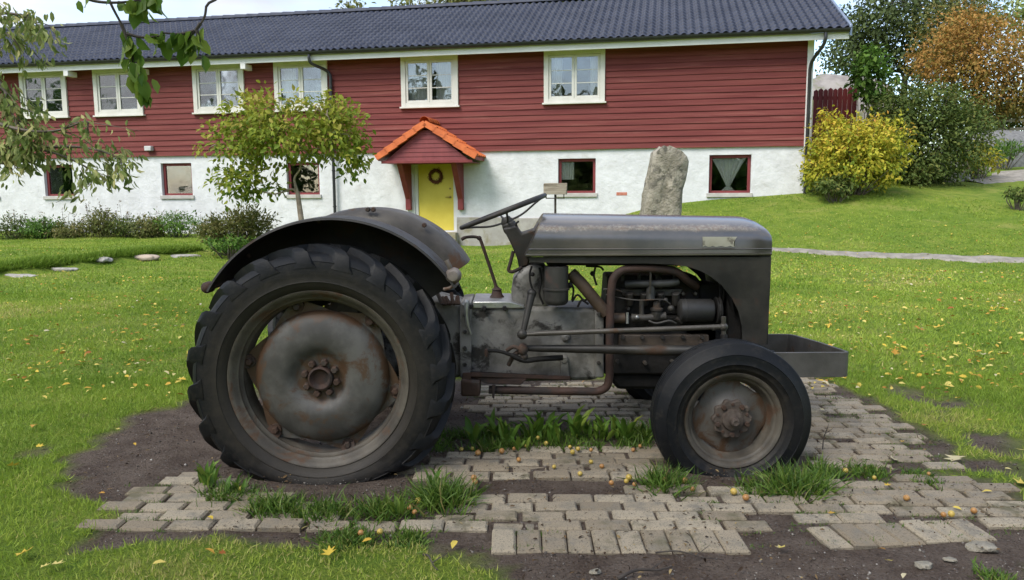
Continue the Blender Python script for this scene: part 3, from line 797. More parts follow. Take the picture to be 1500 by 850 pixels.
# ------------------------------------------------------------------ the tractor
YC = 4.02
TL = Vector((0.1, YC, 0.0))
tractor = empty('tractor', TL)
tag(tractor, 'old dark grey vintage farm tractor with rusty wheels parked on the brick paving', 'tractor')
def tp(mb, name, m, parent=None, **k):
    if parent is None: mb.v = [(v[0] - TL.x, v[1] - TL.y, v[2] - TL.z) for v in mb.v]; parent = tractor
    return mb.build(name, m, parent, **k)
def tsub(mb, name, m, parent, **k):      # sub-part: same frame as its (unmoved) part
    mb.v = [(v[0] - TL.x, v[1] - TL.y, v[2] - TL.z) for v in mb.v]
    return mb.build(name, m, parent, **k)
def xz(px, py, Y): p = at(px, py, Y); return (p.x, p.z)
def poly(pl, Y): return [xz(a_, b_, Y) for a_, b_ in pl]

M_PAINT = mat('worn_grey_paint', (.034, .030, .025), (.088, .077, .063), 3.4, .46, bmp=.16, bscale=55, spots=(.085, .044, .022), spot_scale=5.5, spot_at=(.55, .68), spec=.4, dist=.004)
M_DARK = mat('dark_grey_paint', (.015, .0138, .0125), (.042, .038, .032), 3.4, .5, bmp=.14, bscale=50, spots=(.055, .031, .018), spot_scale=6, spot_at=(.55, .70), dist=.004, spec=.35)
M_CAST = mat('oily_cast_iron', (.085, .080, .070), (.235, .225, .205), 5.5, .52, bmp=.5, bscale=38, spots=(.034, .030, .025), spot_scale=6, spot_at=(.54, .64), dist=.006)
M_GREASE = mat('greasy_iron', (.008, .0075, .007), (.019, .017, .015), 8, .7, bmp=.4, bscale=50, spots=(.036, .021, .013), spot_scale=7, spot_at=(.60, .72), spec=.3)
M_GREASE2 = mat('grimy_metal', (.020, .018, .016), (.050, .045, .038), 12, .6, bmp=.3, spots=(.05, .032, .02), spot_scale=10, spot_at=(.55, .68))
M_RUST = mat('rusty_iron', (.046, .025, .016), (.080, .044, .028), 12, .85, bmp=.45, bscale=70, spots=(.055, .042, .034), spot_scale=9, spot_at=(.50, .62), dist=.004)
M_RUSTDK = mat('brown_pipe', (.034, .019, .014), (.062, .031, .021), 9, .75, bmp=.3, bscale=60, spots=(.032, .025, .022), spot_scale=6, spot_at=(.5, .65))
M_ALU = mat('bare_metal', (.34, .34, .33), (.46, .46, .45), 9, .36, metal=.75, bmp=.15, bscale=50, spots=(.10, .09, .08), spot_scale=9, spot_at=(.55, .68))
M_STEEL = mat('bumper_steel', (.060, .056, .051), (.098, .092, .084), 5, .5, bmp=.2, bscale=45, spots=(.085, .050, .030), spot_scale=8, spot_at=(.55, .68))
def rubber(name, dust_in, dust_out):
    m, N, L, b = new_mat(name)
    t = N.new('ShaderNodeTexCoord'); vec = t.outputs['Object']
    n1 = noise(N, L, vec, 5, 6, .65); n2 = noise(N, L, vec, 26, 5, .65); n3 = noise(N, L, vec, 120, 3, .7)
    c = mixc(N, L, ramp_out(N, L, n1.outputs['Fac'], .38, .66), (.0050, .0060, .0078), (.0125, .0125, .0130))
    c = mixc(N, L, ramp_out(N, L, n2.outputs['Fac'], .52, .72), c, (.022, .020, .0175))
    mp_ = N.new('ShaderNodeMapping'); mp_.inputs['Scale'].default_value = (1, 0, 1); L.new(vec, mp_.inputs['Vector'])
    ln = N.new('ShaderNodeVectorMath'); ln.operation = 'LENGTH'; L.new(mp_.outputs['Vector'], ln.inputs[0])      # dried dust on the side wall, thickest by the rim
    nd = N.new('ShaderNodeMath'); nd.operation = 'MULTIPLY_ADD'; nd.inputs[1].default_value = .20; L.new(n2.outputs['Fac'], nd.inputs[0]); L.new(ln.outputs['Value'], nd.inputs[2])
    c = mixc(N, L, ramp_out(N, L, nd.outputs[0], dust_out, dust_in), c, (.036, .031, .025))
    L.new(c, b.inputs['Base Color'])
    r = N.new('ShaderNodeMapRange'); r.inputs['To Min'].default_value = .42; r.inputs['To Max'].default_value = .68; L.new(n1.outputs['Fac'], r.inputs['Value'])
    L.new(r.outputs['Result'], b.inputs['Roughness']); b.inputs['Specular IOR Level'].default_value = .24
    bump(N, L, b, n3.outputs['Fac'], .25, .004); return m
M_TYRE = rubber('old_rubber', .50, .64); M_TYRE_F = rubber('front_rubber', .28, .38)
def wheel_mat(name, base, hi, rad_in, rad_out):
    """painted wheel plate: dust, rust in patches and along its rim"""
    m, N, L, b = new_mat(name)
    t = N.new('ShaderNodeTexCoord'); vec = t.outputs['Object']
    n1 = noise(N, L, vec, 5, 6, .6); n2 = noise(N, L, vec, 8, 8, .7, .6); n3 = noise(N, L, vec, 70, 4, .7)
    c = mixc(N, L, ramp_out(N, L, n1.outputs['Fac'], .35, .65), base, hi)
    mp_ = N.new('ShaderNodeMapping'); mp_.inputs['Scale'].default_value = (1, 0, 1); L.new(vec, mp_.inputs['Vector'])
    ln = N.new('ShaderNodeVectorMath'); ln.operation = 'LENGTH'; L.new(mp_.outputs['Vector'], ln.inputs[0])
    e1 = ramp_out(N, L, ln.outputs['Value'], rad_out - .045, rad_out)       # rust creeps in from the plate's edge
    e2 = ramp_out(N, L, ln.outputs['Value'], rad_in + .05, rad_in)
    ad = N.new('ShaderNodeMath'); ad.operation = 'ADD'; L.new(e1, ad.inputs[0]); L.new(e2, ad.inputs[1])
    k = N.new('ShaderNodeMath'); k.operation = 'MULTIPLY_ADD'; k.inputs[1].default_value = .11; L.new(ad.outputs[0], k.inputs[0]); L.new(n2.outputs['Fac'], k.inputs[2])
    f = ramp_out(N, L, k.outputs[0], .50, .64)
    c = mixc(N, L, f, c, (.080, .043, .022)); c = mixc(N, L, ramp_out(N, L, n3.outputs['Fac'], .6, .8), c, (.05, .035, .026))
    L.new(c, b.inputs['Base Color']); b.inputs['Roughness'].default_value = .55
    bump(N, L, b, n3.outputs['Fac'], .12, .003); return m
M_DISC = wheel_mat('rear_wheel_paint', (.050, .047, .042), (.115, .109, .099), .10, .30)
M_FDISC = wheel_mat('front_wheel_paint', (.078, .070, .060), (.115, .104, .090), .03, .17)
M_RIM = mat('dusty_rim', (.050, .042, .032), (.105, .091, .070), 6, .6, bmp=.2, bscale=50, spots=(.085, .046, .025), spot_scale=9, spot_at=(.52, .66))

M_HUB = mat('dusty_hub', (.062, .046, .036), (.105, .083, .066), 14, .8, bmp=.3, bscale=60, spots=(.05, .033, .024), spot_scale=16, spot_at=(.5, .65))
def squash(v, rt, rim, drop, bulge):
    """a soft old tyre: the part below the hub sags and bulges sideways"""
    out = []
    for x, y, z in v:
        r = math.hypot(x, z)
        if z < 0 and r > rim:
            t = min(1, max(0, (-z / rt - .50) / .5)); t = t * t * (3 - 2 * t); k = (r - rim) / (rt - rim)
            z2 = z + drop * t * min(1, k * 1.25); y = y * (1 + bulge * t * math.sin(math.pi * min(1, k)))
            z = z2
        out.append((x, y, z))
    return out

def rear_wheel():
    root = empty('rear_wheel', (0, 0, 0), 0, tractor)
    # carcass
    prof = [(.392, -.098), (.400, -.118), (.425, -.138), (.440, -.144), (.442, -.1475), (.446, -.146), (.470, -.149), (.500, -.148), (.528, -.142), (.531, -.1435), (.534, -.140), (.548, -.128), (.560, -.105), (.566, -.06), (.568, 0)]
    prof = prof + [(r, -y) for r, y in prof[-2::-1]]
    mb = MB(); mb.lathe(prof, (0, 0, 0), 96)
    def crown(y):      # radius of the tread face
        return float(np.interp(abs(y), [0, .06, .105, .128, .140, .146], [.568, .566, .560, .548, .534, .515]))
    NL = 20
    for side in (-1, 1):
        for k in range(NL):
            th0 = 2 * math.pi * (k + (.5 if side > 0 else 0)) / NL + .06; path = []
            S = 8
            for i in range(S + 1):
                s = i / S; y = side * (.150 * (1 - s) + .006 * s); th = th0 + .30 * s ** 1.15
                w = .030 + .016 * max(0, 1 - s * 3.2)   # wide foot at the shoulder
                base = crown(y) - .012 if i else .505
                top = crown(y) + .031 * min(1, .35 + s * 4) if i else .520
                path.append((y, th, w, base, top))
            vs = []
            for y, th, w, base, top in path:
                for dw, rr in ((-w - .008, base), (-w * .72, top), (w * .72, top), (w + .008, base)):
                    a_ = th + dw / .58; vs.append((rr * math.cos(a_), y, rr * math.sin(a_)))
            fs = []
            for i in range(S):
                q = 4 * i
                for e in range(3): fs.append((q + e, q + e + 1, q + e + 5, q + e + 4))
            fs += [(0, 1, 2, 3), (4 * S + 3, 4 * S + 2, 4 * S + 1, 4 * S)]
            mb.add(vs, fs)
    mb.v = squash(mb.v, .60, .40, 0.065, .16)
    mb.build('tyre', M_TYRE, root, smooth=True, angle=32)
    # rim
    rp = [(.398, -.112), (.404, -.118), (.400, -.124), (.388, -.121), (.380, -.108), (.372, -.100), (.369, -.096), (.362, -.092), (.364, -.084), (.358, -.070), (.350, -.062), (.353, -.052), (.350, -.044), (.346, -.030), (.346, .030),
          (.358, .070), (.380, .108), (.400, .124), (.408, .112), (.390, .09), (.368, .06), (.356, .03), (.356, -.028), (.364, -.05), (.374, -.08)]
    mb = MB(); mb.lathe(rp, (0, 0, 0), 96, closed=True); rim = mb.build('rim', M_RIM, root, smooth=True, angle=50)
    # six-cornered carrier plate and dished disc
    lugs = [R(q) for q in (48, 108, 168, 228, 288, 348)]
    n = 144; rad = []
    for i in range(n):
        w = 2 * math.pi * i / n; d_ = min(abs((w - q + math.pi) % (2 * math.pi) - math.pi) for q in lugs)
        rad.append(.352 - .050 * min(1, max(0, d_ - .10) / .36) ** .8)
    vs = []; 
    for i in range(n):
        w = 2 * math.pi * i / n; c, s = math.cos(w), math.sin(w)
        vs += [(.24 * c, -.030, .24 * s), (rad[i] * c, -.030, rad[i] * s), (rad[i] * c, -.020, rad[i] * s), (.24 * c, -.020, .24 * s)]
    fs = []
    for i in range(n):
        j = (i + 1) % n
        for e in range(4): fs.append((4 * i + e, 4 * j + e, 4 * j + (e + 1) % 4, 4 * i + (e + 1) % 4))
    mb = MB(); mb.add(vs, fs); mb.build('carrier_plate', M_DISC, root, smooth=True, angle=40)
    dp_ = [(0, -.062), (.098, -.062), (.110, -.066), (.128, -.082), (.148, -.093), (.170, -.096), (.205, -.094), (.250, -.084), (.284, -.067), (.298, -.048), (.302, -.036), (.298, -.030), (.25, -.025), (0, -.02)]
    mb = MB(); mb.lathe(dp_, (0, 0, 0), 72); mb.build('wheel_disc', M_DISC, root, smooth=True, angle=40)
    mb = MB(); mb.lathe([(0, -.070), (.030, -.071), (.038, -.080), (.046, -.094), (.054, -.090), (.056, -.062)], (0, 0, 0), 40)
    mb.build('hub_cap', M_RUSTDK, root, smooth=True, angle=40)
    for k in range(8):
        w = R(22.5 + 8 + 45 * k); mb = MB(); c = (.073 * math.cos(w), 0, .073 * math.sin(w))
        mb.lathe([(0, -.088), (.012, -.088), (.0165, -.082), (.0175, -.062)], c, 6); mb.build('wheel_nut', M_RUST, root, smooth=True, angle=30)
    for q in lugs:
        c = (.335 * math.cos(q), 0, .335 * math.sin(q)); mb = MB()
        mb.lathe([(0, -.058), (.012, -.058), (.017, -.052), (.018, -.030)], c, 6)
        mb.lathe([(.0, -.036), (.026, -.036), (.028, -.031)], c, 14)
        t_ = Vector((-math.sin(q), 0, math.cos(q))); r_ = Vector((math.cos(q), 0, math.sin(q)))
        P0 = r_ * .352
        A = [P0 + t_ * .032, P0 - t_ * .032]
        mb.hexa([(A[0].x, -.055, A[0].z), (A[1].x, -.055, A[1].z), (A[1].x, .02, A[1].z), (A[0].x, .02, A[0].z)],
                [(v.x - r_.x * .022, -.038 if i in (0, 1) else .01, v.z - r_.z * .022) for i, v in enumerate([A[0], A[1], A[1], A[0]])])
        mb.build('rim_lug', M_RUST, root, smooth=True, angle=30)
    mb = MB(); mb.cyl((0, -.03, 0), (0, .20, 0), .12, 28, .10); mb.build('brake_drum', M_GREASE, root, smooth=True)
    return root

def front_wheel():
    root = empty('front_wheel', (0, 0, 0), 0, tractor)
    prof = [(.212, -.050), (.222, -.066), (.236, -.077), (.238, -.081), (.242, -.082), (.262, -.0885), (.264, -.0915), (.268, -.0895), (.290, -.090), (.305, -.088), (.307, -.0905), (.310, -.0865), (.326, -.078), (.338, -.066)]
    for k, y in enumerate((-.052, -.030, -.008)):   # ribs round the tread
        prof += [(.349, y - .010), (.354, y - .006), (.355, y + .006), (.348, y + .009), (.343, y + .011)]
    prof = prof + [(r, -y) for r, y in prof[-2::-1]]
    mb = MB(); mb.lathe(prof, (0, 0, 0), 80); mb.v = squash(mb.v, .355, .222, .05, .2); mb.build('tyre', M_TYRE_F, root, smooth=True, angle=50)
    rp = [(.216, -.060), (.222, -.066), (.219, -.073), (.209, -.071), (.200, -.062), (.196, -.050), (.188, -.047), (.184, -.040), (.182, -.020), (.174, -.008), (.168, .006), (.165, .020), (.172, .024), (.19, .02), (.21, .06), (.22, .072), (.226, .066), (.205, .02), (.195, -.03)]
    mb = MB(); mb.lathe(rp, (0, 0, 0), 80, closed=True); mb.build('rim', M_RIM, root, smooth=True, angle=50)
    n = 120; ring = []
    flats = [R(58), R(150), R(236), R(-32)]
    for i in range(n):
        w = 2 * math.pi * i / n; d_ = min(abs((w - q + math.pi) % (2 * math.pi) - math.pi) for q in flats)
        ring.append(.172 - .014 * max(0, 1 - (d_ / .33) ** 4))
    pr = [(.0, -.030), (.075, -.030), (.088, -.026), (.100, -.012), (.125, -.006), (.150, -.002)]
    vs = []
    for i in range(n):
        w = 2 * math.pi * i / n; c, s = math.cos(w), math.sin(w)
        vs += [(r * c, y, r * s) for r, y in pr] + [(ring[i] * c, .004, ring[i] * s), (ring[i] * c, .010, ring[i] * s), (.12 * c, .006, .12 * s)]
    M_ = len(pr) + 3
    mb = MB(); mb.add(vs, [(i * M_ + e, ((i + 1) % n) * M_ + e, ((i + 1) % n) * M_ + e + 1, i * M_ + e + 1) for i in range(n) for e in range(M_ - 1)])
    mb.build('wheel_disc', M_FDISC, root, smooth=True, angle=45)
    vs = []; n = 100
    for i in range(n):
        w = 2 * math.pi * i / n; r = .088 + .006 * math.cos(10 * w); c, s = math.cos(w), math.sin(w)
        vs += [(.03 * c, -.046, .03 * s), ((r - .008) * c, -.046, (r - .008) * s), (r * c, -.040, r * s), (r * c, -.026, r * s)]
    mb = MB(); mb.add(vs, [(4 * i + e, 4 * ((i + 1) % n) + e, 4 * ((i + 1) % n) + e + 1, 4 * i + e + 1) for i in range(n) for e in range(3)])
    mb.build('hub_flange', M_HUB, root, smooth=True, angle=35)
    for k in range(10):
        w = R(18 + 36 * k); c = (.070 * math.cos(w), 0, .070 * math.sin(w)); mb = MB(); big = k % 2
        rr = .0125 if big else .008
        mb.lathe([(0, -.059 if big else -.051), (rr * .8, -.059 if big else -.051), (rr, -.055 if big else -.049), (rr, -.045)], c, 6); mb.build('wheel_nut', M_RUST, root, smooth=True, angle=30)
    mb = MB(); mb.lathe([(0, -.100), (.012, -.105), (.019, -.100), (.021, -.070), (.030, -.066), (.046, -.062), (.050, -.046)], (0, 0, 0), 32); mb.build('hub_cap', M_HUB, root, smooth=True, angle=40)
    return root

def place_wheel(w, p, rz=0): w.location = Vector(p) - TL; w.rotation_euler = (0, 0, rz)
RH = at(469, 555, 3.36); RHY = 3.445
FH = at(1075, 617, 3.36); FHY = 3.43
rw = rear_wheel(); place_wheel(rw, (RH.x, RHY, RH.z))
rw2 = copy_tree(rw, tractor); place_wheel(rw2, (RH.x, 2 * YC - RHY, RH.z + .02), math.pi)
fw = front_wheel(); place_wheel(fw, (FH.x, FHY, FH.z))
fw2 = copy_tree(fw, tractor); place_wheel(fw2, (FH.x, 2 * YC - FHY, FH.z + .015), math.pi)

# mudguards: part of a shell turned round the rear axle
def mudguard(c, ys, a0, a1, m):
    """ys: distances outwards from the tractor's middle (sign gives the side)"""
    o_, i_, pl = ys; th = .006; sg = 1 if pl > o_ else -1
    out = [(.640, o_), (.650, o_ + sg * .004), (.653, o_ + sg * .03), (.655, i_ - sg * .03), (.645, i_ + sg * .02), (.620, i_ + sg * .055), (.585, pl), (.50, pl), (.24, pl)]
    inn = [(.24, pl - sg * th), (.50, pl - sg * th), (.583, pl - sg * th), (.614, i_ + sg * .05), (.638, i_ + sg * .015), (.648, i_ - sg * .03), (.646, o_ + sg * .03), (.643, o_ + sg * .008)]
    mb = MB(); mb.lathe(out + inn, c, 56, a0, a1, closed=True)
    return tp(mb, 'mudguard', m, smooth=True, angle=50)
gc = at(489, 530, 3.42)
mg = mudguard((gc.x, 0, gc.z), (3.42, 3.64, 3.72), R(31), R(150), M_DARK)
mg2 = mudguard((gc.x + .0, 0, gc.z + .025), (4.64, 4.36, 4.27), R(31), R(152), M_PAINT)
for px, py in ((538, 306), (546, 306), (621, 329)):
    p = at(px, py, 4.27); mb = MB(); mb.lathe([(0, -.012), (.010, -.012), (.014, -.006), (.014, .012)], (p.x, 4.285, p.z - .004), 8); tsub(mb, 'rivet', M_RUST, mg2, smooth=True)
# strengthening bar under the near guard's edge, as the photograph shows it against the dark
p = [(gc.x + .600 * math.cos(R(q)), 3.72, gc.z + .600 * math.sin(R(q))) for q in range(36, 146, 5)]
mb = MB(); mb.tube(p, .010, 8); tsub(mb, 'stiffener', M_RUSTDK, mg, smooth=True)
for q in (60, 98, 132):
    mb = MB(); c_ = (gc.x + .632 * math.cos(R(q)), 3.60, gc.z + .632 * math.sin(R(q))); mb.ball(c_, .012, 8); tsub(mb, 'rivet', M_RUST, mg, smooth=True)
# lamps at the guard's two ends
lp = at(305, 421, 3.50); mb = MB(); mb.lathe([(0, -.036), (.014, -.034), (.022, -.028), (.026, -.02), (.026, .02), (.020, .03), (0, .034)], (lp.x, lp.y, lp.z), 18, axis='Y')
mb.cyl((lp.x + .01, lp.y, lp.z), (lp.x + .075, lp.y + .03, lp.z + .015), .010, 8); tp(mb, 'tail_lamp', M_RUSTDK, smooth=True, angle=40)
lp = at(664, 404, 3.44); mb = MB()
mb.lathe([(0, -.028), (.022, -.024), (.034, -.008), (.037, .012), (.032, .03), (.018, .048), (0, .054)], (lp.x, lp.y, lp.z), 22, axis='Y')
mb.tube(curve([at(654, 381, 3.44), at(659, 392, 3.44), at(662, 404, 3.46)], 4), .011, 8)
mb.tube(curve([at(650, 424, 3.46), at(661, 421, 3.45), at(668, 410, 3.45)], 4), .008, 8)
tp(mb, 'side_lamp', mat('weathered_lamp', (.14, .115, .095), (.24, .205, .175), 12, .55, spots=(.10, .05, .028), spot_scale=9, spot_at=(.5, .62)), smooth=True, angle=40)

# rear axle and differential
mb = MB(); mb.tube([(RH.x, 3.55, RH.z), (RH.x, 3.70, RH.z), (RH.x, 3.86, RH.z + .01), (RH.x, 4.18, RH.z + .01), (RH.x, 4.34, RH.z), (RH.x, 4.49, RH.z)], [.075, .075, .12, .12, .075, .075], 20)
tp(mb, 'rear_axle', M_GREASE, smooth=True)
mb = MB(); mb.prism(poly([(560, 446), (640, 436), (678, 445), (678, 552), (600, 560), (560, 540)], 3.90), 3.88, 4.16); tp(mb, 'differential_housing', M_CAST, bevel=.02)
mb = MB()
for q in range(9):
    a_ = at(640 + q * 4 + 2 * math.sin(q * 3), 428 + 12 * abs(math.sin(q * 1.9)), 3.86); b_ = at(648 + q * 3, 446, 3.84); mb.tube([a_, b_], .010, 6)
tp(mb, 'linkage', M_RUST, smooth=True)
# pan seat on its spring
sx, sz = RH.x + .18, RH.z + .44; vs = []; K, J = 20, 20
for j in range(J + 1):
    for k in range(K + 1):
        a_, b_ = k / K * 2 - 1, j / J * 2 - 1; rr = max(abs(a_), abs(b_)); q = math.hypot(a_, b_) or 1; a2, b2 = a_ * rr / q, b_ * rr / q
        vs.append((sx + .20 * a2, YC + .22 * b2, sz + .07 * (a2 * a2 + b2 * b2) ** 1.5 - .012 * (a2 > .3) + .05 * max(0, -a2 - .4)))
mb = MB(); mb.add(vs, [(j * (K + 1) + k, j * (K + 1) + k + 1, (j + 1) * (K + 1) + k + 1, (j + 1) * (K + 1) + k) for j in range(J) for k in range(K)])
o = tp(mb, 'seat', M_PAINT, smooth=True, angle=180); so = o.modifiers.new('thick', 'SOLIDIFY'); so.thickness = .005
mb = MB(); mb.tube(curve([(sx, YC, sz), (sx - .03, YC, sz - .12), (sx + .12, YC, sz - .24)], 5), .018, 8); tp(mb, 'seat_spring', M_GREASE, smooth=True)

# transmission
Yn = 3.87
mb = MB(); mb.prism(poly([(676, 449), (700, 446), (760, 449), (884, 452), (884, 546), (872, 558), (770, 560), (690, 556), (676, 548)], Yn), Yn, 2 * YC - Yn)
gb = tp(mb, 'gearbox', M_CAST, bevel=.022, seg=3)
mb = MB(); mb.prism(poly([(674, 444), (691, 442), (691, 552), (674, 552)], Yn), Yn - .03, 2 * YC - Yn + .03); tsub(mb, 'flange', M_CAST, gb, bevel=.006)
mb = MB(); mb.tube(curve([at(679, 447, 3.83), at(684, 442, 3.83), at(683, 455, 3.825), at(685, 475, 3.825), at(690, 490, 3.83)], 4), [.014] * 9 + [.010] * 4 + [.007] * 4, 8); tsub(mb, 'paint_run', M_ALU, gb, smooth=True)
mb = MB(); mb.prism(poly([(871, 446), (884, 446), (884, 552), (871, 552)], Yn), Yn - .022, 2 * YC - Yn + .022); tsub(mb, 'flange', M_CAST, gb, bevel=.006)
mb = MB(); mb.prism(poly([(692, 441.5), (746, 441), (768, 447), (768, 452), (692, 452)], Yn), Yn - .012, 2 * YC - Yn + .012); tsub(mb, 'cover_plate', M_ALU, gb, bevel=.006)
for px, py in ((709, 452), (739, 452), (690, 449)):
    p = at(px, py, 3.84); mb = MB(); mb.lathe([(0, -.014), (.010, -.014), (.012, -.010), (.012, .02)], (p.x, p.y, p.z), 6); tsub(mb, 'bolt', M_GREASE, gb, smooth=True, angle=30)
for px, py in ((681, 462), (681, 486), (681, 510), (681, 534), (877, 460), (877, 484), (877, 508), (877, 532)):
    p = at(px, py, 3.84); mb = MB(); mb.lathe([(0, -.016), (.008, -.016), (.0105, -.012), (.0105, .012)], tuple(p), 6); tsub(mb, 'bolt', M_GREASE2, gb, smooth=True, angle=30)
p = at(829, 494, Yn); mb = MB(); mb.lathe([(0, -.020), (.010, -.020), (.016, -.014), (.020, -.012), (.024, -.004), (.025, .02)], tuple(p), 20); tsub(mb, 'filler_plug', M_CAST, gb, smooth=True, angle=40)
p = at(826, 526, Yn); mb = MB(); mb.lathe([(0, -.03), (.016, -.03), (.022, -.02), (.023, .02)], tuple(p), 16); mb.prism(poly([(822, 526), (831, 526), (834, 552), (820, 552)], Yn), Yn - .025, Yn + .01); tsub(mb, 'drain_boss', M_CAST, gb, bevel=.003)
mb = MB(); mb.prism(poly([(752, 452), (749, 432), (752, 410), (762, 396), (776, 389), (802, 388), (804, 454)], 3.9), 3.89, 2 * YC - 3.89); tp(mb, 'steering_box', M_CAST, bevel=.03, seg=4)
# gear lever
mb = MB(); g0 = at(728, 438, YC); mb.lathe([(.050, -.02), (.046, .0), (.030, .022), (.024, .045), (.028, .05), (.012, .062)], (g0.x, g0.y, g0.z), 20, axis='Z')
mb.tube(curve([at(728, 430, YC), at(727, 422, YC), at(722, 405, YC), at(713, 378, YC), at(704, 352, YC), at(701, 347, YC)], 4), [.014] * 5 + [.009] * 16, 10)
mb.tube(curve([at(704, 349, YC), at(694, 347, YC - .01), at(682, 348, YC - .02), at(676, 351, YC - .02)], 4), [.008] * 9 + [.009] * 4, 8)
mb.ball(tuple(at(702, 349, YC)), .013, 10)
tp(mb, 'gear_lever', M_RUSTDK, smooth=True, angle=40)

# steering column, dash and wheel
mb = MB(); mb.tube([at(744, 326, YC), at(748, 335, YC), at(752, 342, YC)], [.036, .040, .034], 16)
mb.prism(poly([(737, 334), (757, 330), (764, 341), (782, 335), (792, 322), (797, 318), (792, 345), (779, 372), (772, 388), (760, 390), (757, 376), (748, 355)], YC), 3.93, 4.11)
tp(mb, 'steering_column', M_DARK, bevel=.010)
mb = MB(); mb.tube(curve([at(752, 368, 3.90), at(748, 384, 3.90), at(745, 396, 3.90), at(752, 398, 3.90), at(764, 392, 3.92)], 4), .009, 8); tp(mb, 'throttle_lever', M_RUSTDK, smooth=True)
mb = MB(); mb.tube(curve([at(757, 334, 3.94), at(756, 328, 3.94), at(760, 324, 3.94)], 4), .006, 6); tp(mb, 'choke_lever', M_GREASE, smooth=True)
wc = at(737, 310, YC); dvec = (at(796, 287, YC) - at(678, 333, YC)); dvec.y = 0; dvec.normalize(); yv = Vector((0, 1, 0)); axv = Vector((dvec.z, 0, -dvec.x))
SR = .232
def wheel_pt(a_, r, h): return wc + dvec * (r * math.cos(a_)) + yv * (r * math.sin(a_)) + axv * h
mb = MB(); P_ = [wheel_pt(2 * math.pi * i / 48, SR, 0) for i in range(48)]; n = 10; vs = []
for i in range(48):
    a_ = 2 * math.pi * i / 48; ra = wheel_pt(a_, 1, 0) - wc
    for k in range(n):
        w = 2 * math.pi * k / n; vs.append(P_[i] + ra * (.0115 * math.cos(w)) + axv * (.012 * math.sin(w)))
mb.add(vs, [(i * n + k, ((i + 1) % 48) * n + k, ((i + 1) % 48) * n + (k + 1) % n, i * n + (k + 1) % n) for i in range(48) for k in range(n)])
sw = tp(mb, 'steering_wheel', M_DARK, smooth=True, angle=80)
for a_ in (0.15, 1.7, 3.25, 4.8):
    mb = MB(); mb.tube(curve([wheel_pt(a_, SR - .005, .004), wheel_pt(a_, SR * .75, .020), wheel_pt(a_, SR * .40, .048), wheel_pt(a_, .02, .056)], 4), [.0055] * 13, 8); tsub(mb, 'spoke', M_DARK, sw, smooth=True)
mb = MB(); mb.tube([wheel_pt(0, 0, .03), wheel_pt(0, 0, .055), wheel_pt(0, 0, .075)], [.020, .034, .030], 16); tsub(mb, 'hub', M_DARK, sw, smooth=True, angle=40)

# bonnet: sections lofted along the tractor
zb = at(950, 375, 3.76).z; ztop_b, ztop_f = at(800, 313, YC - .1).z, at(1090, 318.5, YC - .1).z
xr0, xr1 = at(769, 376, 3.76).x, at(797, 316, 3.9).x
xf = at(1130, 345, 3.78).x
SEC = [(.272, 0.0), (.272, .035), (.270, .062), (.275, .066), (.270, .072), (.268, .30 * .21), (.264, .12), (.250, .152), (.226, .176), (.190, .192), (.14, .2015), (.08, .207), (0, .21)]
SEC = [(.270, 0), (.274, .004), (.274, .010), (.270, .014), (.269, .034), (.274, .037), (.269, .041), (.267, .080), (.263, .106), (.253, .130), (.234, .151), (.204, .169), (.160, .186), (.09, .201), (0, .210)]
def bonnet_pt(t, k, sgn):
    """t 0..1 rear to nose, k index in SEC"""
    y, z = SEC[k]; hgt = (ztop_b + (ztop_f - ztop_b) * t - zb) / .21
    x0 = xr0 + (xr1 - xr0) * (z / .21); x = x0 + (xf - x0) * t
    e = max(0, (t - .90) / .10); rd = 1 - math.sqrt(max(0, 1 - e * e))
    zz = z * hgt * (1 - .33 * rd * (z / .21) ** 1.2); yy = y * (1 - .05 * e * e)
    return (x, YC + sgn * yy, zb + zz)
ts = [0, .02, .2, .4, .6, .8, .88, .91, .935, .955, .972, .985, .994, 1.0]
mb = MB(); nS = len(SEC); row = 2 * nS - 1; vs = []
for t_ in ts:
    vs += [bonnet_pt(t_, k, -1) for k in range(nS)] + [bonnet_pt(t_, k, 1) for k in range(nS - 2, -1, -1)]
fs = [(i * row + k, (i + 1) * row + k, (i + 1) * row + k + 1, i * row + k + 1) for i in range(len(ts) - 1) for k in range(row - 1)]
fs += [tuple(range(row)), tuple((len(ts) - 1) * row + k for k in range(row - 1, -1, -1))]
mb.add(vs, fs)
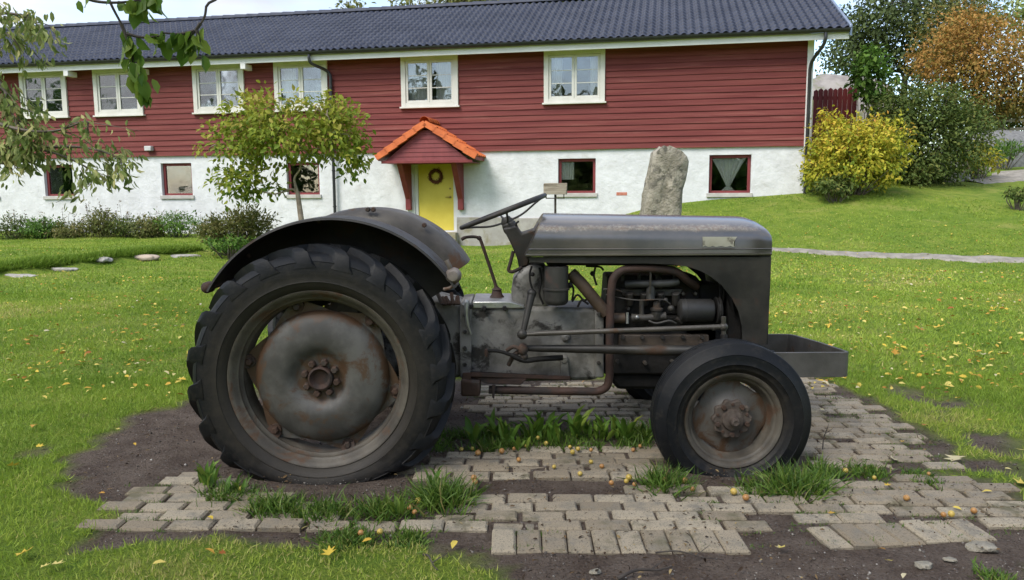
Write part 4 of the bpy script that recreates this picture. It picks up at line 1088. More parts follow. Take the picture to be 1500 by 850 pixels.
def bonnet_mat():
    m, N, L, b = new_mat('bonnet_paint')
    t = N.new('ShaderNodeTexCoord'); vec = t.outputs['Object']
    n1 = noise(N, L, vec, 2.5, 6, .6); n2 = noise(N, L, vec, 9, 9, .72, .3); n3 = noise(N, L, vec, 60, 5, .75)
    c = mixc(N, L, ramp_out(N, L, n1.outputs['Fac'], .35, .65), (.042, .036, .030), (.098, .082, .064))
    c = mixc(N, L, ramp_out(N, L, n2.outputs['Fac'], .62, .72), c, (.11, .058, .028))
    sx_ = N.new('ShaderNodeSeparateXYZ'); L.new(vec, sx_.inputs[0])
    # a worn line along the shoulder where the paint has gone and lichen sits
    d1 = N.new('ShaderNodeMapRange'); d1.interpolation_type = 'SMOOTHSTEP'; d1.inputs['From Min'].default_value = zb + .100; d1.inputs['From Max'].default_value = zb + .136; L.new(sx_.outputs['Z'], d1.inputs['Value'])
    d2 = N.new('ShaderNodeMapRange'); d2.interpolation_type = 'SMOOTHSTEP'; d2.inputs['From Min'].default_value = zb + .168; d2.inputs['From Max'].default_value = zb + .140; L.new(sx_.outputs['Z'], d2.inputs['Value'])
    k1 = N.new('ShaderNodeMath'); k1.operation = 'MULTIPLY'; L.new(d1.outputs[0], k1.inputs[0]); L.new(d2.outputs[0], k1.inputs[1])
    k2 = N.new('ShaderNodeMath'); k2.operation = 'MULTIPLY_ADD'; k2.inputs[1].default_value = .30; L.new(k1.outputs[0], k2.inputs[0])
    n4 = noise(N, L, vec, 34, 8, .8); av = N.new('ShaderNodeMath'); av.operation = 'MULTIPLY'; av.inputs[1].default_value = .55; L.new(n4.outputs['Fac'], av.inputs[0])
    av2 = N.new('ShaderNodeMath'); av2.operation = 'MULTIPLY_ADD'; av2.inputs[1].default_value = .45; L.new(n2.outputs['Fac'], av2.inputs[0]); L.new(av.outputs[0], av2.inputs[2]); L.new(av2.outputs[0], k2.inputs[2])
    f = ramp_out(N, L, k2.outputs[0], .64, .86)
    c = mixc(N, L, f, c, mixc(N, L, ramp_out(N, L, n3.outputs['Fac'], .4, .6), (.25, .22, .165), (.15, .10, .062)))
    L.new(c, b.inputs['Base Color'])
    r = N.new('ShaderNodeMapRange'); r.inputs['To Min'].default_value = .24; r.inputs['To Max'].default_value = .42; L.new(n1.outputs['Fac'], r.inputs['Value'])
    L.new(r.outputs[0], b.inputs['Roughness']); b.inputs['Specular IOR Level'].default_value = .7; b.inputs['Coat Weight'].default_value = 1.0; b.inputs['Coat Roughness'].default_value = .2; b.inputs['Coat IOR'].default_value = 1.8
    bump(N, L, b, n3.outputs['Fac'], .08, .002); return m
bonnet = tp(mb, 'bonnet', bonnet_mat(), smooth=True, angle=34)
# remains of a pale plate on the side
def bonnet_side(px, py):
    q = at(px, py, 3.755); zz = (q.z - zb) / ((ztop_f - zb) / .21); y = np.interp(zz, [s[1] for s in SEC], [s[0] for s in SEC]); return (q.x, YC - float(y) - .0025, q.z)
vs = []; K = 14
for k in range(K + 1):
    px = 1029 + (1080 - 1029) * k / K
    for j in range(4):
        py = 347 + (361.5 - 347) * j / 3
        if j == 3: py += -3 * max(0, math.sin(k * 1.9)) * .5
        if k == K: px_ = px - (2 if j in (1, 2) else 0) + j * -2
        else: px_ = px
        vs.append(bonnet_side(px_, py))
mb = MB(); mb.add(vs, [(4 * k + j, 4 * k + j + 1, 4 * k + j + 5, 4 * k + j + 4) for k in range(K) for j in range(3)])
tsub(mb, 'faded_decal', mat('faded_decal', (.27, .26, .19), (.34, .33, .26), 12, .7, spots=(.13, .12, .09), spot_scale=22, spot_at=(.55, .68)), bonnet, smooth=True, angle=180)

# front cowl: side panels with the arched opening, grille
def cowl_panel(y0, y1):
    top = 376.5
    out = [(774, top), (1129.5, top), (1128, 420), (1123, 505), (1087, 505)]
    arch = [(1086.5, 478), (1081, 455), (1071, 436), (1057, 418), (1042, 406), (1026, 397), (1008, 391), (985, 387.5), (950, 386), (900, 386)]
    return MB().prism(poly(out + arch + [(776, 384.5)], 3.765), y0, y1)
sp = tp(cowl_panel(3.762, 3.768), 'side_panel', M_DARK); sp2 = tp(cowl_panel(2 * YC - 3.768, 2 * YC - 3.762), 'side_panel', M_DARK)
gx0, gx1 = at(1112, 440, 3.77).x, at(1127, 440, 3.77).x; gz0, gz1 = at(1120, 505, 3.77).z, zb
mb = MB(); mb.box(gx0, gx1, 3.770, 3.85, gz0, gz1); mb.box(gx0, gx1, 2 * YC - 3.85, 2 * YC - 3.770, gz0, gz1); mb.box(gx0, gx1, 3.85, 2 * YC - 3.85, gz0, gz0 + .07); mb.box(gx0, gx1, 3.85, 2 * YC - 3.85, gz1 - .05, gz1)
for k in range(9): mb.box(gx0 + .006, gx1 - .004, 3.88 + k * .033, 3.888 + k * .033, gz0 + .07, gz1 - .05)
tp(mb, 'grille', M_DARK)
mb = MB(); mb.prism(poly([(1062, 392), (1084, 392), (1084, 500), (1062, 500)], 3.88), 3.84, 2 * YC - 3.84); rad_ = tp(mb, 'radiator', M_GREASE, bevel=.01)
mb = MB(); mb.prism(poly([(800, 379), (1060, 379), (1060, 388), (800, 388)], 3.85), 3.80, 2 * YC - 3.80); tp(mb, 'fuel_tank', M_GREASE, bevel=.01)

# engine
Ye = 3.90
mb = MB(); mb.prism(poly([(884, 462), (1050, 462), (1050, 548), (884, 548)], Ye), Ye - .02, 2 * YC - Ye); eng = tp(mb, 'engine_block', M_GREASE, bevel=.012)
mb = MB(); mb.prism(poly([(890, 404), (1020, 404), (1026, 412), (1026, 462), (886, 462)], Ye), Ye, 2 * YC - Ye - .02); tsub(mb, 'cylinder_head', M_GREASE, eng, bevel=.012)
mb = MB(); mb.prism(poly([(905, 488), (1036, 488), (1036, 512), (905, 512)], Ye), Ye - .045, Ye - .01); tsub(mb, 'side_cover', mat('oil_stained_iron', (.055, .040, .028), (.095, .070, .048), 9, .6, bmp=.3, spots=(.03, .024, .02)), eng, bevel=.008)
mb = MB(); mb.prism(poly([(888, 548), (1010, 548), (1004, 572), (905, 572)], Ye), Ye + .01, 2 * YC - Ye - .01); tsub(mb, 'oil_pan', M_GREASE, eng, bevel=.02)
mb = MB(); mb.tube(curve([at(916, 417, 3.85), at(930, 416, 3.84), at(955, 416, 3.835), at(980, 415, 3.84), at(993, 412, 3.85)], 4), [.020] * 17, 12); mb.tube(curve([at(953, 418, 3.84), at(953, 440, 3.83)], 3), .022, 10)
tp(mb, 'inlet_manifold', mat('grey_manifold', (.030, .029, .027), (.060, .058, .053), 8, .5, bmp=.3), smooth=True)
mb = MB(); mb.tube(curve([at(1020, 420, 3.88), at(1008, 412, 3.84), at(990, 398, 3.81), at(960, 394, 3.80), at(925, 394, 3.79), at(908, 398, 3.78), at(898, 410, 3.78), at(895, 430, 3.78)], 4) + [at(893.5, 470, 3.78), at(893, 520, 3.78)]
           + curve([at(893, 550, 3.78), at(889, 566, 3.78), at(877, 573, 3.78), at(860, 573.5, 3.78)], 4) + [at(800, 573, 3.78), at(716, 571, 3.78)], .0205, 14)
tp(mb, 'exhaust_pipe', M_RUSTDK, smooth=True)
mb = MB(); mb.prism(poly([(676, 552), (704, 555), (704, 577), (676, 577)], 3.76), 3.70, 3.84); tp(mb, 'exhaust_box', M_RUST, bevel=.012)
p0, p1 = at(815, 390, 3.81), at(815, 447, 3.81); mb = MB(); hh = p0.z - p1.z
mb.lathe([(0, 0), (.045, .003), (.058, .016), (.060, .03), (.060, .075), (.066, .077), (.066, .085), (.060, .087), (.060, hh), (0, hh)], (p1.x, p1.y, p1.z), 28, axis='Z'); tp(mb, 'air_cleaner', mat('canister_paint', (.020, .019, .0175), (.042, .039, .034), 6, .5, bmp=.2, spots=(.07, .04, .03), spot_scale=8, spot_at=(.56, .7)), smooth=True, angle=40)
mb = MB(); mb.tube([at(836, 400, 3.86), at(852, 416, 3.86), at(870, 438, 3.86), at(888, 460, 3.86)], .032, 14); mb.tube([at(890, 466, 3.84), at(915, 466, 3.84)], .026, 12)
tp(mb, 'intake_hose', mat('brown_hose', (.060, .040, .026), (.10, .066, .042), 8, .6, bmp=.2), smooth=True)
d0, d1 = at(994, 455, 3.83), at(1044, 455, 3.83); mb = MB()
L_ = d1.x - d0.x; mb.lathe([(0, -.004), (.045, 0), (.058, .008), (.058, .030), (.0595, .032), (.0595, .036), (.058, .038), (.058, L_ - .01), (.052, L_), (0, L_)], tuple(d0), 30, axis='X'); dy_ = tp(mb, 'dynamo', mat('dynamo_paint', (.024, .023, .022), (.042, .040, .037), 7, .5, bmp=.15), smooth=True, angle=35)
mb = MB(); mb.lathe([(.02, .012), (.066, .012), (.070, .016), (.060, .024), (.070, .032), (.066, .036), (.02, .036)], (d1.x, d1.y, d1.z), 28, axis='X'); tsub(mb, 'pulley', M_GREASE, dy_, smooth=True, angle=30)
mb = MB(); mb.prism(poly([(1024, 416), (1046, 416), (1042, 392), (1066, 392), (1066, 500), (1024, 500)], 3.95), 3.93, 4.12); tp(mb, 'fan_shroud', M_GREASE, bevel=.004)
q0 = at(1055, 425, 3.92); mb = MB(); mb.lathe([(.05, 0), (.085, .004), (.078, .012), (.085, .02), (.05, .024)], (q0.x - .02, q0.y, q0.z), 28, axis='X')
for k in range(4):
    w = R(20 + 90 * k); c, s = math.cos(w), math.sin(w); mb.add([(q0.x + .02, q0.y + .03 * c - .03 * s, q0.z + .03 * s + .03 * c), (q0.x + .035, q0.y + .17 * c - .045 * s, q0.z + .17 * s + .045 * c), (q0.x + .01, q0.y + .17 * c + .045 * s, q0.z + .17 * s - .045 * c), (q0.x, q0.y + .03 * c + .03 * s, q0.z + .03 * s - .03 * c)], [(0, 1, 2, 3)])
tp(mb, 'fan', M_GREASE)
# carburettor: bowl, body, jets, unions
mb = MB(); c0_ = at(962, 456, 3.82)
mb.lathe([(0, -.045), (.020, -.044), (.026, -.036), (.026, .0), (.032, .004), (.032, .014), (.020, .02), (.018, .045), (0, .05)], tuple(c0_), 18, axis='Z')
mb.tube([at(925, 466, 3.83), at(945, 466, 3.82), at(975, 463, 3.82)], [.022, .018, .022], 12); mb.ball(tuple(at(983, 452, 3.81)), .018, 10); mb.ball(tuple(at(975, 440, 3.815)), .013, 10)
mb.tube(curve([at(950, 470, 3.80), at(962, 474, 3.79), at(980, 470, 3.79), at(990, 474, 3.80)], 3), .006, 6)
mb.cyl(at(940, 440, 3.83), at(940, 462, 3.83), .012, 10); mb.cyl(at(990, 466, 3.82), at(1000, 472, 3.82), .012, 8)
carb = tp(mb, 'carburettor', M_GREASE2, smooth=True, angle=40)
mb = MB(); mb.ball(tuple(at(933, 465, 3.79)), .011, 10); mb.cyl(at(919, 458, 3.80), at(919, 474, 3.80), .007, 8); tsub(mb, 'bright_union', M_ALU, carb, smooth=True)
mb = MB(); mb.tube(curve([at(888, 432, 3.85), at(905, 436, 3.82), at(935, 440, 3.80), at(970, 439, 3.80), at(982, 446, 3.80)], 4), .0035, 6); mb.tube(curve([at(884, 424, 3.80), at(900, 424, 3.80), at(912, 428, 3.82)], 3), .005, 6)
mb.tube(curve([at(953, 392, 3.79), at(953, 405, 3.79), at(952, 430, 3.80)], 3), .005, 6)
tp(mb, 'fuel_line', M_PAINT, smooth=True)
mb = MB()
for a_ in ([(779, 390), (776, 402), (778, 418), (784, 432)], [(790, 392), (793, 410), (790, 430), (796, 446)], [(838, 442), (846, 432), (856, 440), (866, 434)], [(846, 450), (852, 440), (862, 446)], [(835, 412), (840, 424), (838, 440)], [(858, 390), (878, 391), (884, 396)], [(872, 392), (870, 404), (874, 418)]):
    mb.tube(curve([at(x_, y_, 3.86) for x_, y_ in a_], 4), .006, 6)
mb.ball(tuple(at(868, 401, 3.88)), .014, 8); mb.ball(tuple(at(835, 418, 3.84)), .016, 8); mb.ball(tuple(at(780, 402, 3.85)), .012, 8)
tp(mb, 'wiring', M_GREASE, smooth=True)
mb = MB()   # fan belt, plug leads, head bolts
belt = []
for i in range(40):
    w = 2 * math.pi * i / 40; c_ = Vector((d1.x + .024, 3.83, d1.z)) if math.cos(w + 2.2) > 0 else Vector((d1.x + .024, 3.96, d1.z - .06)); belt.append(c_ + Vector((0, .064 * math.cos(w), .064 * math.sin(w))))
mb.tube(belt + [belt[0]], .006, 6, cap=False); tp(mb, 'fan_belt', M_GREASE, smooth=True)
for k, px in enumerate((912, 936, 962, 988)):
    mb = MB(); mb.tube(curve([at(px, 406, 3.87), at(px + 2, 399, 3.85), at(px + 8, 397, 3.86), at(965, 404, 3.89), at(968, 432, 3.86), at(966, 442, 3.84)], 4), .0042, 6); mb.cyl(at(px, 412, 3.87), at(px, 403, 3.87), .009, 8); tp(mb, 'plug_lead', M_GREASE2, smooth=True)
for px, py in ((898, 452), (920, 452), (1000, 430), (1018, 430), (898, 430), (912, 494), (940, 494), (970, 494), (1000, 494), (1028, 494), (912, 508), (970, 508), (1028, 508), (905, 530), (945, 532), (985, 530), (1010, 530)):
    p = at(px, py, 3.88 if py < 470 else 3.855); mb = MB(); mb.lathe([(0, -.016), (.008, -.016), (.0105, -.012), (.0105, .03)], tuple(p), 6); tsub(mb, 'bolt', M_GREASE2, eng, smooth=True, angle=30)
mb = MB(); mb.prism(poly([(910, 424), (1000, 424), (996, 434), (914, 434)], 3.86), 3.865, 3.91)
for px in (922, 944, 968, 990): mb.cyl(at(px, 429, 3.85), at(px, 446, 3.88), .020, 12)
tsub(mb, 'port_flange', M_GREASE2, eng, bevel=.003)

# steering rods, radius arms, pedals
mb = MB(); mb.tube([at(779, 430, 3.78), at(774, 452, 3.75), at(766, 488, 3.72)], [.021, .017, .014], 12); mb.ball(tuple(at(779, 430, 3.78)), .024, 12); mb.ball(tuple(at(765, 490, 3.71)), .026, 14); tp(mb, 'drop_arm', M_DARK, smooth=True)
mb = MB(); mb.tube([at(767, 490, 3.71), at(782, 489.5, 3.70), at(784, 489, 3.70), at(920, 484, 3.62), at(1058, 479, 3.54)], [.010, .010, .0125, .0125, .0125], 12)
mb.ball(tuple(at(1060, 479, 3.54)), .020, 12); mb.cyl(at(1060, 464, 3.54), at(1060, 496, 3.54), .011, 10); mb.ball(tuple(at(1045, 480, 3.55)), .016, 10); tp(mb, 'drag_link', M_PAINT, smooth=True)
mb = MB(); mb.tube([at(770, 510, 3.76), at(790, 510.5, 3.75), at(900, 512, 3.65), at(1010, 514, 3.54), at(1075, 515, 3.50)], [.015, .018, .022, .026, .026], 14); tp(mb, 'radius_arm', M_DARK, smooth=True)
mb = MB(); mb.tube([(at(770, 510, 3.76).x, 2 * YC - 3.76, .44), (FH.x, 2 * YC - 3.50, .40)], [.018, .026], 14); tp(mb, 'radius_arm', M_DARK, smooth=True)
mb = MB(); mb.ball(tuple(at(766, 512, 3.74)), .030, 10, .9, 1, 1.1); mb.ball(tuple(at(768, 522, 3.74)), .020, 8); mb.tube(curve([at(742, 514, 3.75), at(752, 508, 3.74), at(762, 512, 3.73)], 3), .010, 8)
mb.tube(curve([at(745, 535, 3.78), at(753, 520, 3.76), at(762, 515, 3.75)], 3), .012, 8); tp(mb, 'arm_bracket', M_RUST, smooth=True, angle=50)
mb = MB(); mb.tube(curve([at(714, 514, 3.72), at(730, 514.5, 3.72), at(748, 520, 3.73), at(768, 528, 3.74), at(790, 526, 3.75), at(824, 524, 3.78)], 4), [.009] * 9 + [.014] * 12, 10)
pd = tp(mb, 'foot_pedal', M_GREASE, smooth=True); mb = MB(); mb.ball(tuple(at(712.5, 517, 3.72)), .015, 8, .8, 1.4, 1.5); tsub(mb, 'pedal_pad', M_RUST, pd, smooth=True)
mb = MB(); mb.hexa([at(678, 546, 3.72), at(690, 545, 3.72), at(690, 545, 3.86), at(678, 546, 3.86)], [at(676, 558, 3.72), at(690, 559, 3.72), at(690, 559, 3.86), at(676, 558, 3.86)])
mb.hexa([at(690, 545, 3.72), at(836, 551, 3.80), at(836, 551, 3.86), at(690, 545, 3.86)], [at(690, 552, 3.72), at(836, 557, 3.80), at(836, 557, 3.86), at(690, 552, 3.86)])
mb.hexa([at(690, 552, 3.74), at(772, 555, 3.76), at(772, 555, 3.86), at(690, 552, 3.86)], [at(712, 562, 3.74), at(762, 564, 3.76), at(762, 564, 3.86), at(712, 562, 3.86)])
mb.prism(poly([(721, 564), (726, 564), (724, 584), (721, 582)], 3.75), 3.74, 3.76)
tp(mb, 'footrest', M_RUSTDK, bevel=.003)

# front axle, spindles
mb = MB(); ax = FH.x; mb.tube([(ax, FHY + .06, .36), (ax, 3.70, .42), (ax, YC, .44), (ax, 2 * YC - 3.70, .42), (ax, 2 * YC - FHY - .06, .36)], [.036, .040, .055, .040, .036], 14)
for sg in (-1, 1):
    y_ = YC + sg * (YC - FHY - .09); mb.cyl((ax, y_, .22), (ax, y_, .50), .030, 14); mb.cyl((ax, y_, FH.z), (ax, YC + sg * (YC - FHY), FH.z), .028, 12)
mb.box(ax - .10, ax + .10, 3.88, 4.16, .40, .56); mb.tube([at(1060, 490, 3.54), (ax, 3.53, .50)], .016, 8)
tp(mb, 'front_axle', M_GREASE, smooth=True, angle=40)

# strap bumper bent round the nose
N0, N1 = at(1130, 517, 3.62), at(1236, 519, 3.62)
zt0 = N0.z; zb0 = at(1200, 553, 3.62).z
Xf = at(1243, 520, 3.66).x; line = [(N0.x - .12, 3.62), (Xf - .050, 3.62), (Xf - .022, 3.628), (Xf - .006, 3.648), (Xf, 3.68), (Xf + .012, YC), (Xf, 4.36), (Xf - .02, 4.41), (Xf - .06, 4.42), (N0.x - .12, 4.42)]
th = .016; vs = []
for i, (x_, y_) in enumerate(line):
    a_ = Vector(line[max(i - 1, 0)]); b_ = Vector(line[min(i + 1, len(line) - 1)]); t_ = (b_ - a_).normalized(); nrm = Vector((-t_.y, t_.x))
    dz_ = -.055 * min(1, max(0, (y_ - 3.62) / .8))
    for k, zz in ((0, zb0 + dz_ * 1.15), (0, zt0 + dz_), (1, zt0 + dz_), (1, zb0 + dz_ * 1.15)): vs.append((x_ + nrm.x * th * k, y_ + nrm.y * th * k, zz))
fs = [(4 * i + e, 4 * i + 4 + e, 4 * i + 4 + (e + 1) % 4, 4 * i + (e + 1) % 4) for i in range(len(line) - 1) for e in range(4)] + [(0, 1, 2, 3), (39, 38, 37, 36)]
mb = MB(); mb.add(vs, fs); tp(mb, 'bumper', M_STEEL, bevel=.002, smooth=True, angle=30)
mb = MB()
for y_ in (3.86, 4.18): mb.box(ax + .08, N0.x + .10, y_ - .02, y_ + .02, zt0 - .08, zt0 - .04)
mb.box(N0.x - .03, N0.x + .0, 3.632, 4.408, zt0 - .10, zt0 - .02); tp(mb, 'bumper_bracket', M_GREASE, bevel=.003)

# ------------------------------------------------------------------ trees, shrubs
M_BARK = mat('bark', (.075, .060, .045), (.15, .125, .10), 14, .9, bmp=.6, bscale=30, spots=(.16, .17, .12), spot_scale=6, spot_at=(.55, .7))
M_BARKDK = mat('dark_bark', (.035, .028, .024), (.07, .058, .048), 14, .9, bmp=.5, bscale=40)
M_BARKPALE = mat('pale_bark', (.20, .155, .115), (.32, .26, .20), 9, .85, bmp=.4, bscale=30)
def P(px, py, Y): return np.array(at(px, py, Y))
def lobes_px(lst, Y, sc):
    """(px, py, rx px, ry px, depth offset m, depth radius m, weight) -> ellipsoids in metres"""
    return [(P(a, b, Y + dy), rx * (Y + dy) / F, dr, ry * (Y + dy) / F, w) for a, b, rx, ry, dy, dr, w in lst]
def crown_points(lobes, ntw, g, shell=.55):
    w = np.array([l[4] for l in lobes], float); w /= w.sum(); out = []; ctr = []
    for (c, rx, ry, rz, _), q in zip(lobes, w):
        k = max(1, int(round(ntw * q))); d = unit_vecs(k, g); r = g.random(k) ** (1 / 3); r = shell + (1 - shell) * r; r *= np.where(g.random(k) < .25, g.random(k), 1)
        d = d * (r * (.70 + .55 * g.random(k)))[:, None]
        out.append(c + d * np.array([rx, ry, rz])); ctr.append(np.repeat(c[None], k, 0))
    return np.concatenate(out), np.concatenate(ctr)
def foliage(tw, ctr, per, sig, size, g, tmpl=LEAF_OVAL, width=.8, droop=.35, tone=None, flat=.45):
    """leaves gathered round twig ends"""
    n = len(tw) * per; base = np.repeat(tw, per, 0); cc = np.repeat(ctr, per, 0)
    pos = base + g.normal(size=(n, 3)) * np.array([sig, sig, sig * .75])
    out = pos - cc; out /= (np.linalg.norm(out, axis=1, keepdims=True) + 1e-6)
    d = unit_vecs(n, g) * .8 + out * .7 + np.array([0, 0, -droop]); nr = unit_vecs(n, g) * flat + np.array([0, 0, 1.0]) * (1 - flat) + out * .3
    s = size * (.65 + .7 * g.random(n))
    V, T, k = stamp(tmpl, pos, d, nr, s, s * width)
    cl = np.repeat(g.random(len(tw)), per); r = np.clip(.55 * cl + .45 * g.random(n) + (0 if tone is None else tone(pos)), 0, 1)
    return V, T, np.repeat(r, k)
def limbs(mb, base, fork, tips, r0, g, m=7, wig=.12, rt=.006, trunk=None):
    """trunk to the fork, then limbs to each tip; limbs leave an earlier limb when one is near"""
    base, fork = Vector(base), Vector(fork)
    tr = trunk or [base, base.lerp(fork, .5) + Vector((g.normal() * .04, g.normal() * .04, 0)), fork]
    c = curve(tr, 5); mb.tube(c, [r0 * (1.25 if i == 0 else 1) * (1 - .4 * i / (len(c) - 1)) for i in range(len(c))], 12)
    nodes = [(fork, r0 * .6)]
    tips = sorted([Vector(t) for t in tips], key=lambda t: (t - fork).length)
    for t in tips:
        bn, br = min(nodes, key=lambda n_: (n_[0] - t).length * (1.0 if n_[1] > rt * 1.5 else 1.6) + .0)
        L_ = (t - bn).length
        if L_ < .03: continue
        mid1 = bn.lerp(t, .35) + Vector(g.normal(size=3)) * wig * L_ + Vector((0, 0, .05 * L_)); mid2 = bn.lerp(t, .7) + Vector(g.normal(size=3)) * wig * .7 * L_
        c = curve([bn, mid1, mid2, t], 4); r1 = max(rt, br * .72)
        mb.tube(c, [r1 + (rt * .6 - r1) * (i / (len(c) - 1)) ** .8 for i in range(len(c))], m, cap=False)
        for f_, i in ((.4, 5), (.75, 9)): nodes.append((c[i], max(rt, r1 * (1 - f_))))
def make_tree(name, label, cat, base, fork, lobes, ntw, per, sig, size, leafm, barkm, r0, seed, group=None, ntips=26, tmpl=LEAF_OVAL, width=.8, droop=.35, shell=.55, tone=None, wig=.12, rt=.006, flat=.45):
    g = np.random.default_rng(seed); base = Vector(base); root = empty(name, base); tag(root, label, cat, group)
    tw, ctr = crown_points(lobes, ntw, g, shell)
    V, T, r = foliage(tw, ctr, per, sig, size, g, tmpl, width, droop, tone, flat)
    tri_mesh('crown', V - np.array(base), T, leafm, root, r)
    mb = MB(); limbs(mb, (0, 0, -.1), Vector(fork) - base, [Vector(t) - base for t in tw[g.permutation(len(tw))[:ntips]]], r0, g, wig=wig, rt=rt)
    mb.build('trunk', barkm, root, smooth=True, fix=False)
    return root
def shrub(name, label, cat, lobes, ntw, per, sig, size, leafm, seed, group=None, barkm=None, nst=14, **k):
    lobes = list(lobes); c = sum(np.array(l[0]) for l in lobes) / len(lobes); bx, by = float(c[0]), float(c[1]); b = (bx, by, float(zt(bx, by)))
    g = np.random.default_rng(seed); root = empty(name, b); tag(root, label, cat, group)
    tw, ctr = crown_points(lobes, ntw, g, k.pop('shell', .5))
    V, T, r = foliage(tw, ctr, per, sig, size, g, **k)
    tri_mesh('foliage', V - np.array(b), T, leafm, root, r)
    mb = MB(); tp_ = tw[g.permutation(len(tw))[:nst]]
    for t in tp_:
        t = Vector(t) - Vector(b); f = Vector((t.x * .25, t.y * .25, -.05)); mb.tube(curve([f, f.lerp(t, .5) + Vector(g.normal(size=3)) * .05, t], 4), [.016 - .0012 * i for i in range(9)], 5, cap=False)
    mb.build('stem', barkm or M_BARK, root, smooth=True, fix=False)
    return root

L_GARDEN = leaf_mat('garden_tree_leaf', [(0, (.110, .190, .026)), (.45, (.225, .285, .034)), (.8, (.310, .315, .040)), (1, (.40, .33, .08))])
L_DARK = leaf_mat('dark_evergreen_leaf', [(0, (.040, .062, .020)), (.6, (.080, .112, .036)), (1, (.130, .155, .056))], .2)
L_BUSH = leaf_mat('bush_leaf', [(0, (.038, .066, .016)), (.5, (.092, .134, .030)), (.85, (.18, .20, .048)), (1, (.30, .25, .075))], .25)
L_ORANGE = leaf_mat('autumn_leaf', [(0, (.105, .120, .026)), (.35, (.23, .165, .036)), (.7, (.37, .190, .048)), (1, (.45, .27, .08))], .3)
L_YELLOW = leaf_mat('yellow_leaf', [(0, (.15, .23, .028)), (.45, (.42, .42, .042)), (.8, (.60, .48, .060)), (1, (.56, .30, .06))], .35)
L_OLIVE = leaf_mat('olive_leaf', [(0, (.075, .100, .024)), (.5, (.15, .165, .045)), (1, (.25, .205, .085))], .3)
L_GREEN = leaf_mat('green_leaf', [(0, (.050, .115, .020)), (.6, (.105, .205, .032)), (1, (.18, .28, .05))], .3)
L_PALE = leaf_mat('pale_underside_leaf', [(0, (.105, .155, .034)), (.45, (.22, .275, .075)), (.8, (.38, .41, .16)), (1, (.43, .38, .16))], .3)
L_CHERRY = leaf_mat('cherry_leaf', [(0, (.075, .150, .022)), (.6, (.160, .260, .040)), (1, (.26, .33, .06))], .5, .4)

# garden tree before the house
b_ = P(449, 330, 15); zb_ = float(zt(b_[0], b_[1]))
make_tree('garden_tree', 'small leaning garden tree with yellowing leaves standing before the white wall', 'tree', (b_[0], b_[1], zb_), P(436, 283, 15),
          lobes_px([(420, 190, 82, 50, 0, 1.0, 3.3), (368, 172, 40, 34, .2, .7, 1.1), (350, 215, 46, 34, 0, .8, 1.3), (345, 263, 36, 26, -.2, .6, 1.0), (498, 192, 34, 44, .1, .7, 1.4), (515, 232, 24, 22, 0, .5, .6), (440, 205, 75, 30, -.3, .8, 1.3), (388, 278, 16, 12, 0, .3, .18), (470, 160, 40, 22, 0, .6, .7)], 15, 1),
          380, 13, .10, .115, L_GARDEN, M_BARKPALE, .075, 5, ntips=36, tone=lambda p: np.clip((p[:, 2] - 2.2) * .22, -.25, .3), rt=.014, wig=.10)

# planting below the wall
BED = [(22, 332, 30, 20, 'dark green leafy clump'), (62, 330, 24, 14, 'low spreading green clump'), (108, 334, 26, 11, 'thin grassy clump'), (150, 325, 22, 22, 'tall seedy clump with dry stems'),
       (186, 329, 24, 15, 'mid green rounded clump'), (220, 330, 20, 13, 'wispy pale clump'), (262, 324, 32, 18, 'dense bright green clump')]
for k, (px, py, rx, ry, lab) in enumerate(BED):
    Y = 21.6; o = shrub('border_plant', lab + ' by the white wall ' + ['by the left edge', 'second from the left', 'left of the tallest seedheads', 'with the tallest seedheads', 'below and right of the left window', 'between two rounded clumps', 'nearest the garden tree'][k], 'plant',
          lobes_px([(px, py + 3, rx, ry * .8, 0, .5, 1)], Y, 1), 130, 11, .09, .085, [L_BUSH, L_GREEN, L_OLIVE, L_OLIVE, L_BUSH, L_OLIVE, L_GREEN][k], 40 + k, 'border plants along the house wall', tmpl=LEAF_OVAL if k % 2 == 0 else LEAF4, width=.5)
    g = np.random.default_rng(70 + k); mb = MB(); hd = []
    for q in range(16 if k == 3 else 7):
        x = o.location.x + g.normal() * rx * Y / F * .6; y = o.location.y + g.normal() * .2; h_ = .4 + g.random() * (.6 if k == 3 else .35); z0 = o.location.z
        tip = Vector((x + g.normal() * .1, y, z0 + h_)); mb.tube([Vector((x, y, z0)) - o.location, tip - o.location], [.006, .004], 4, cap=False)
        for s in range(7): hd.append(np.array(tip) - np.array(o.location) + g.normal(size=3) * np.array([.025, .025, .07]))
    hd = np.array(hd); V, T, kk = stamp(LEAF4, hd, unit_vecs(len(hd), g), unit_vecs(len(hd), g), np.full(len(hd), .045), np.full(len(hd), .03))
    mb.build('stem', M_BARK, o, fix=False); tri_mesh('seedhead', V, T, leaf_mat('seedhead', [(0, (.12, .085, .05)), (1, (.24, .18, .10))]), o, np.repeat(g.random(len(hd)), kk))
shrub('brown_shrub', 'brownish twiggy shrub left of the tractor mudguard on the lawn', 'shrub', lobes_px([(345, 334, 46, 22, 0, .5, 1.5), (372, 326, 26, 20, .1, .4, .7), (318, 340, 22, 14, -.1, .4, .5)], 15.6, 1), 330, 13, .07, .075, L_OLIVE, 51, tmpl=LEAF4, width=.42, droop=-.5, nst=40)
shrub('low_green_shrub', 'low bright green clump in front of the brownish shrub', 'shrub', lobes_px([(335, 357, 32, 9, 0, .3, 1)], 15.0, 1), 60, 9, .06, .07, L_GREEN, 52)

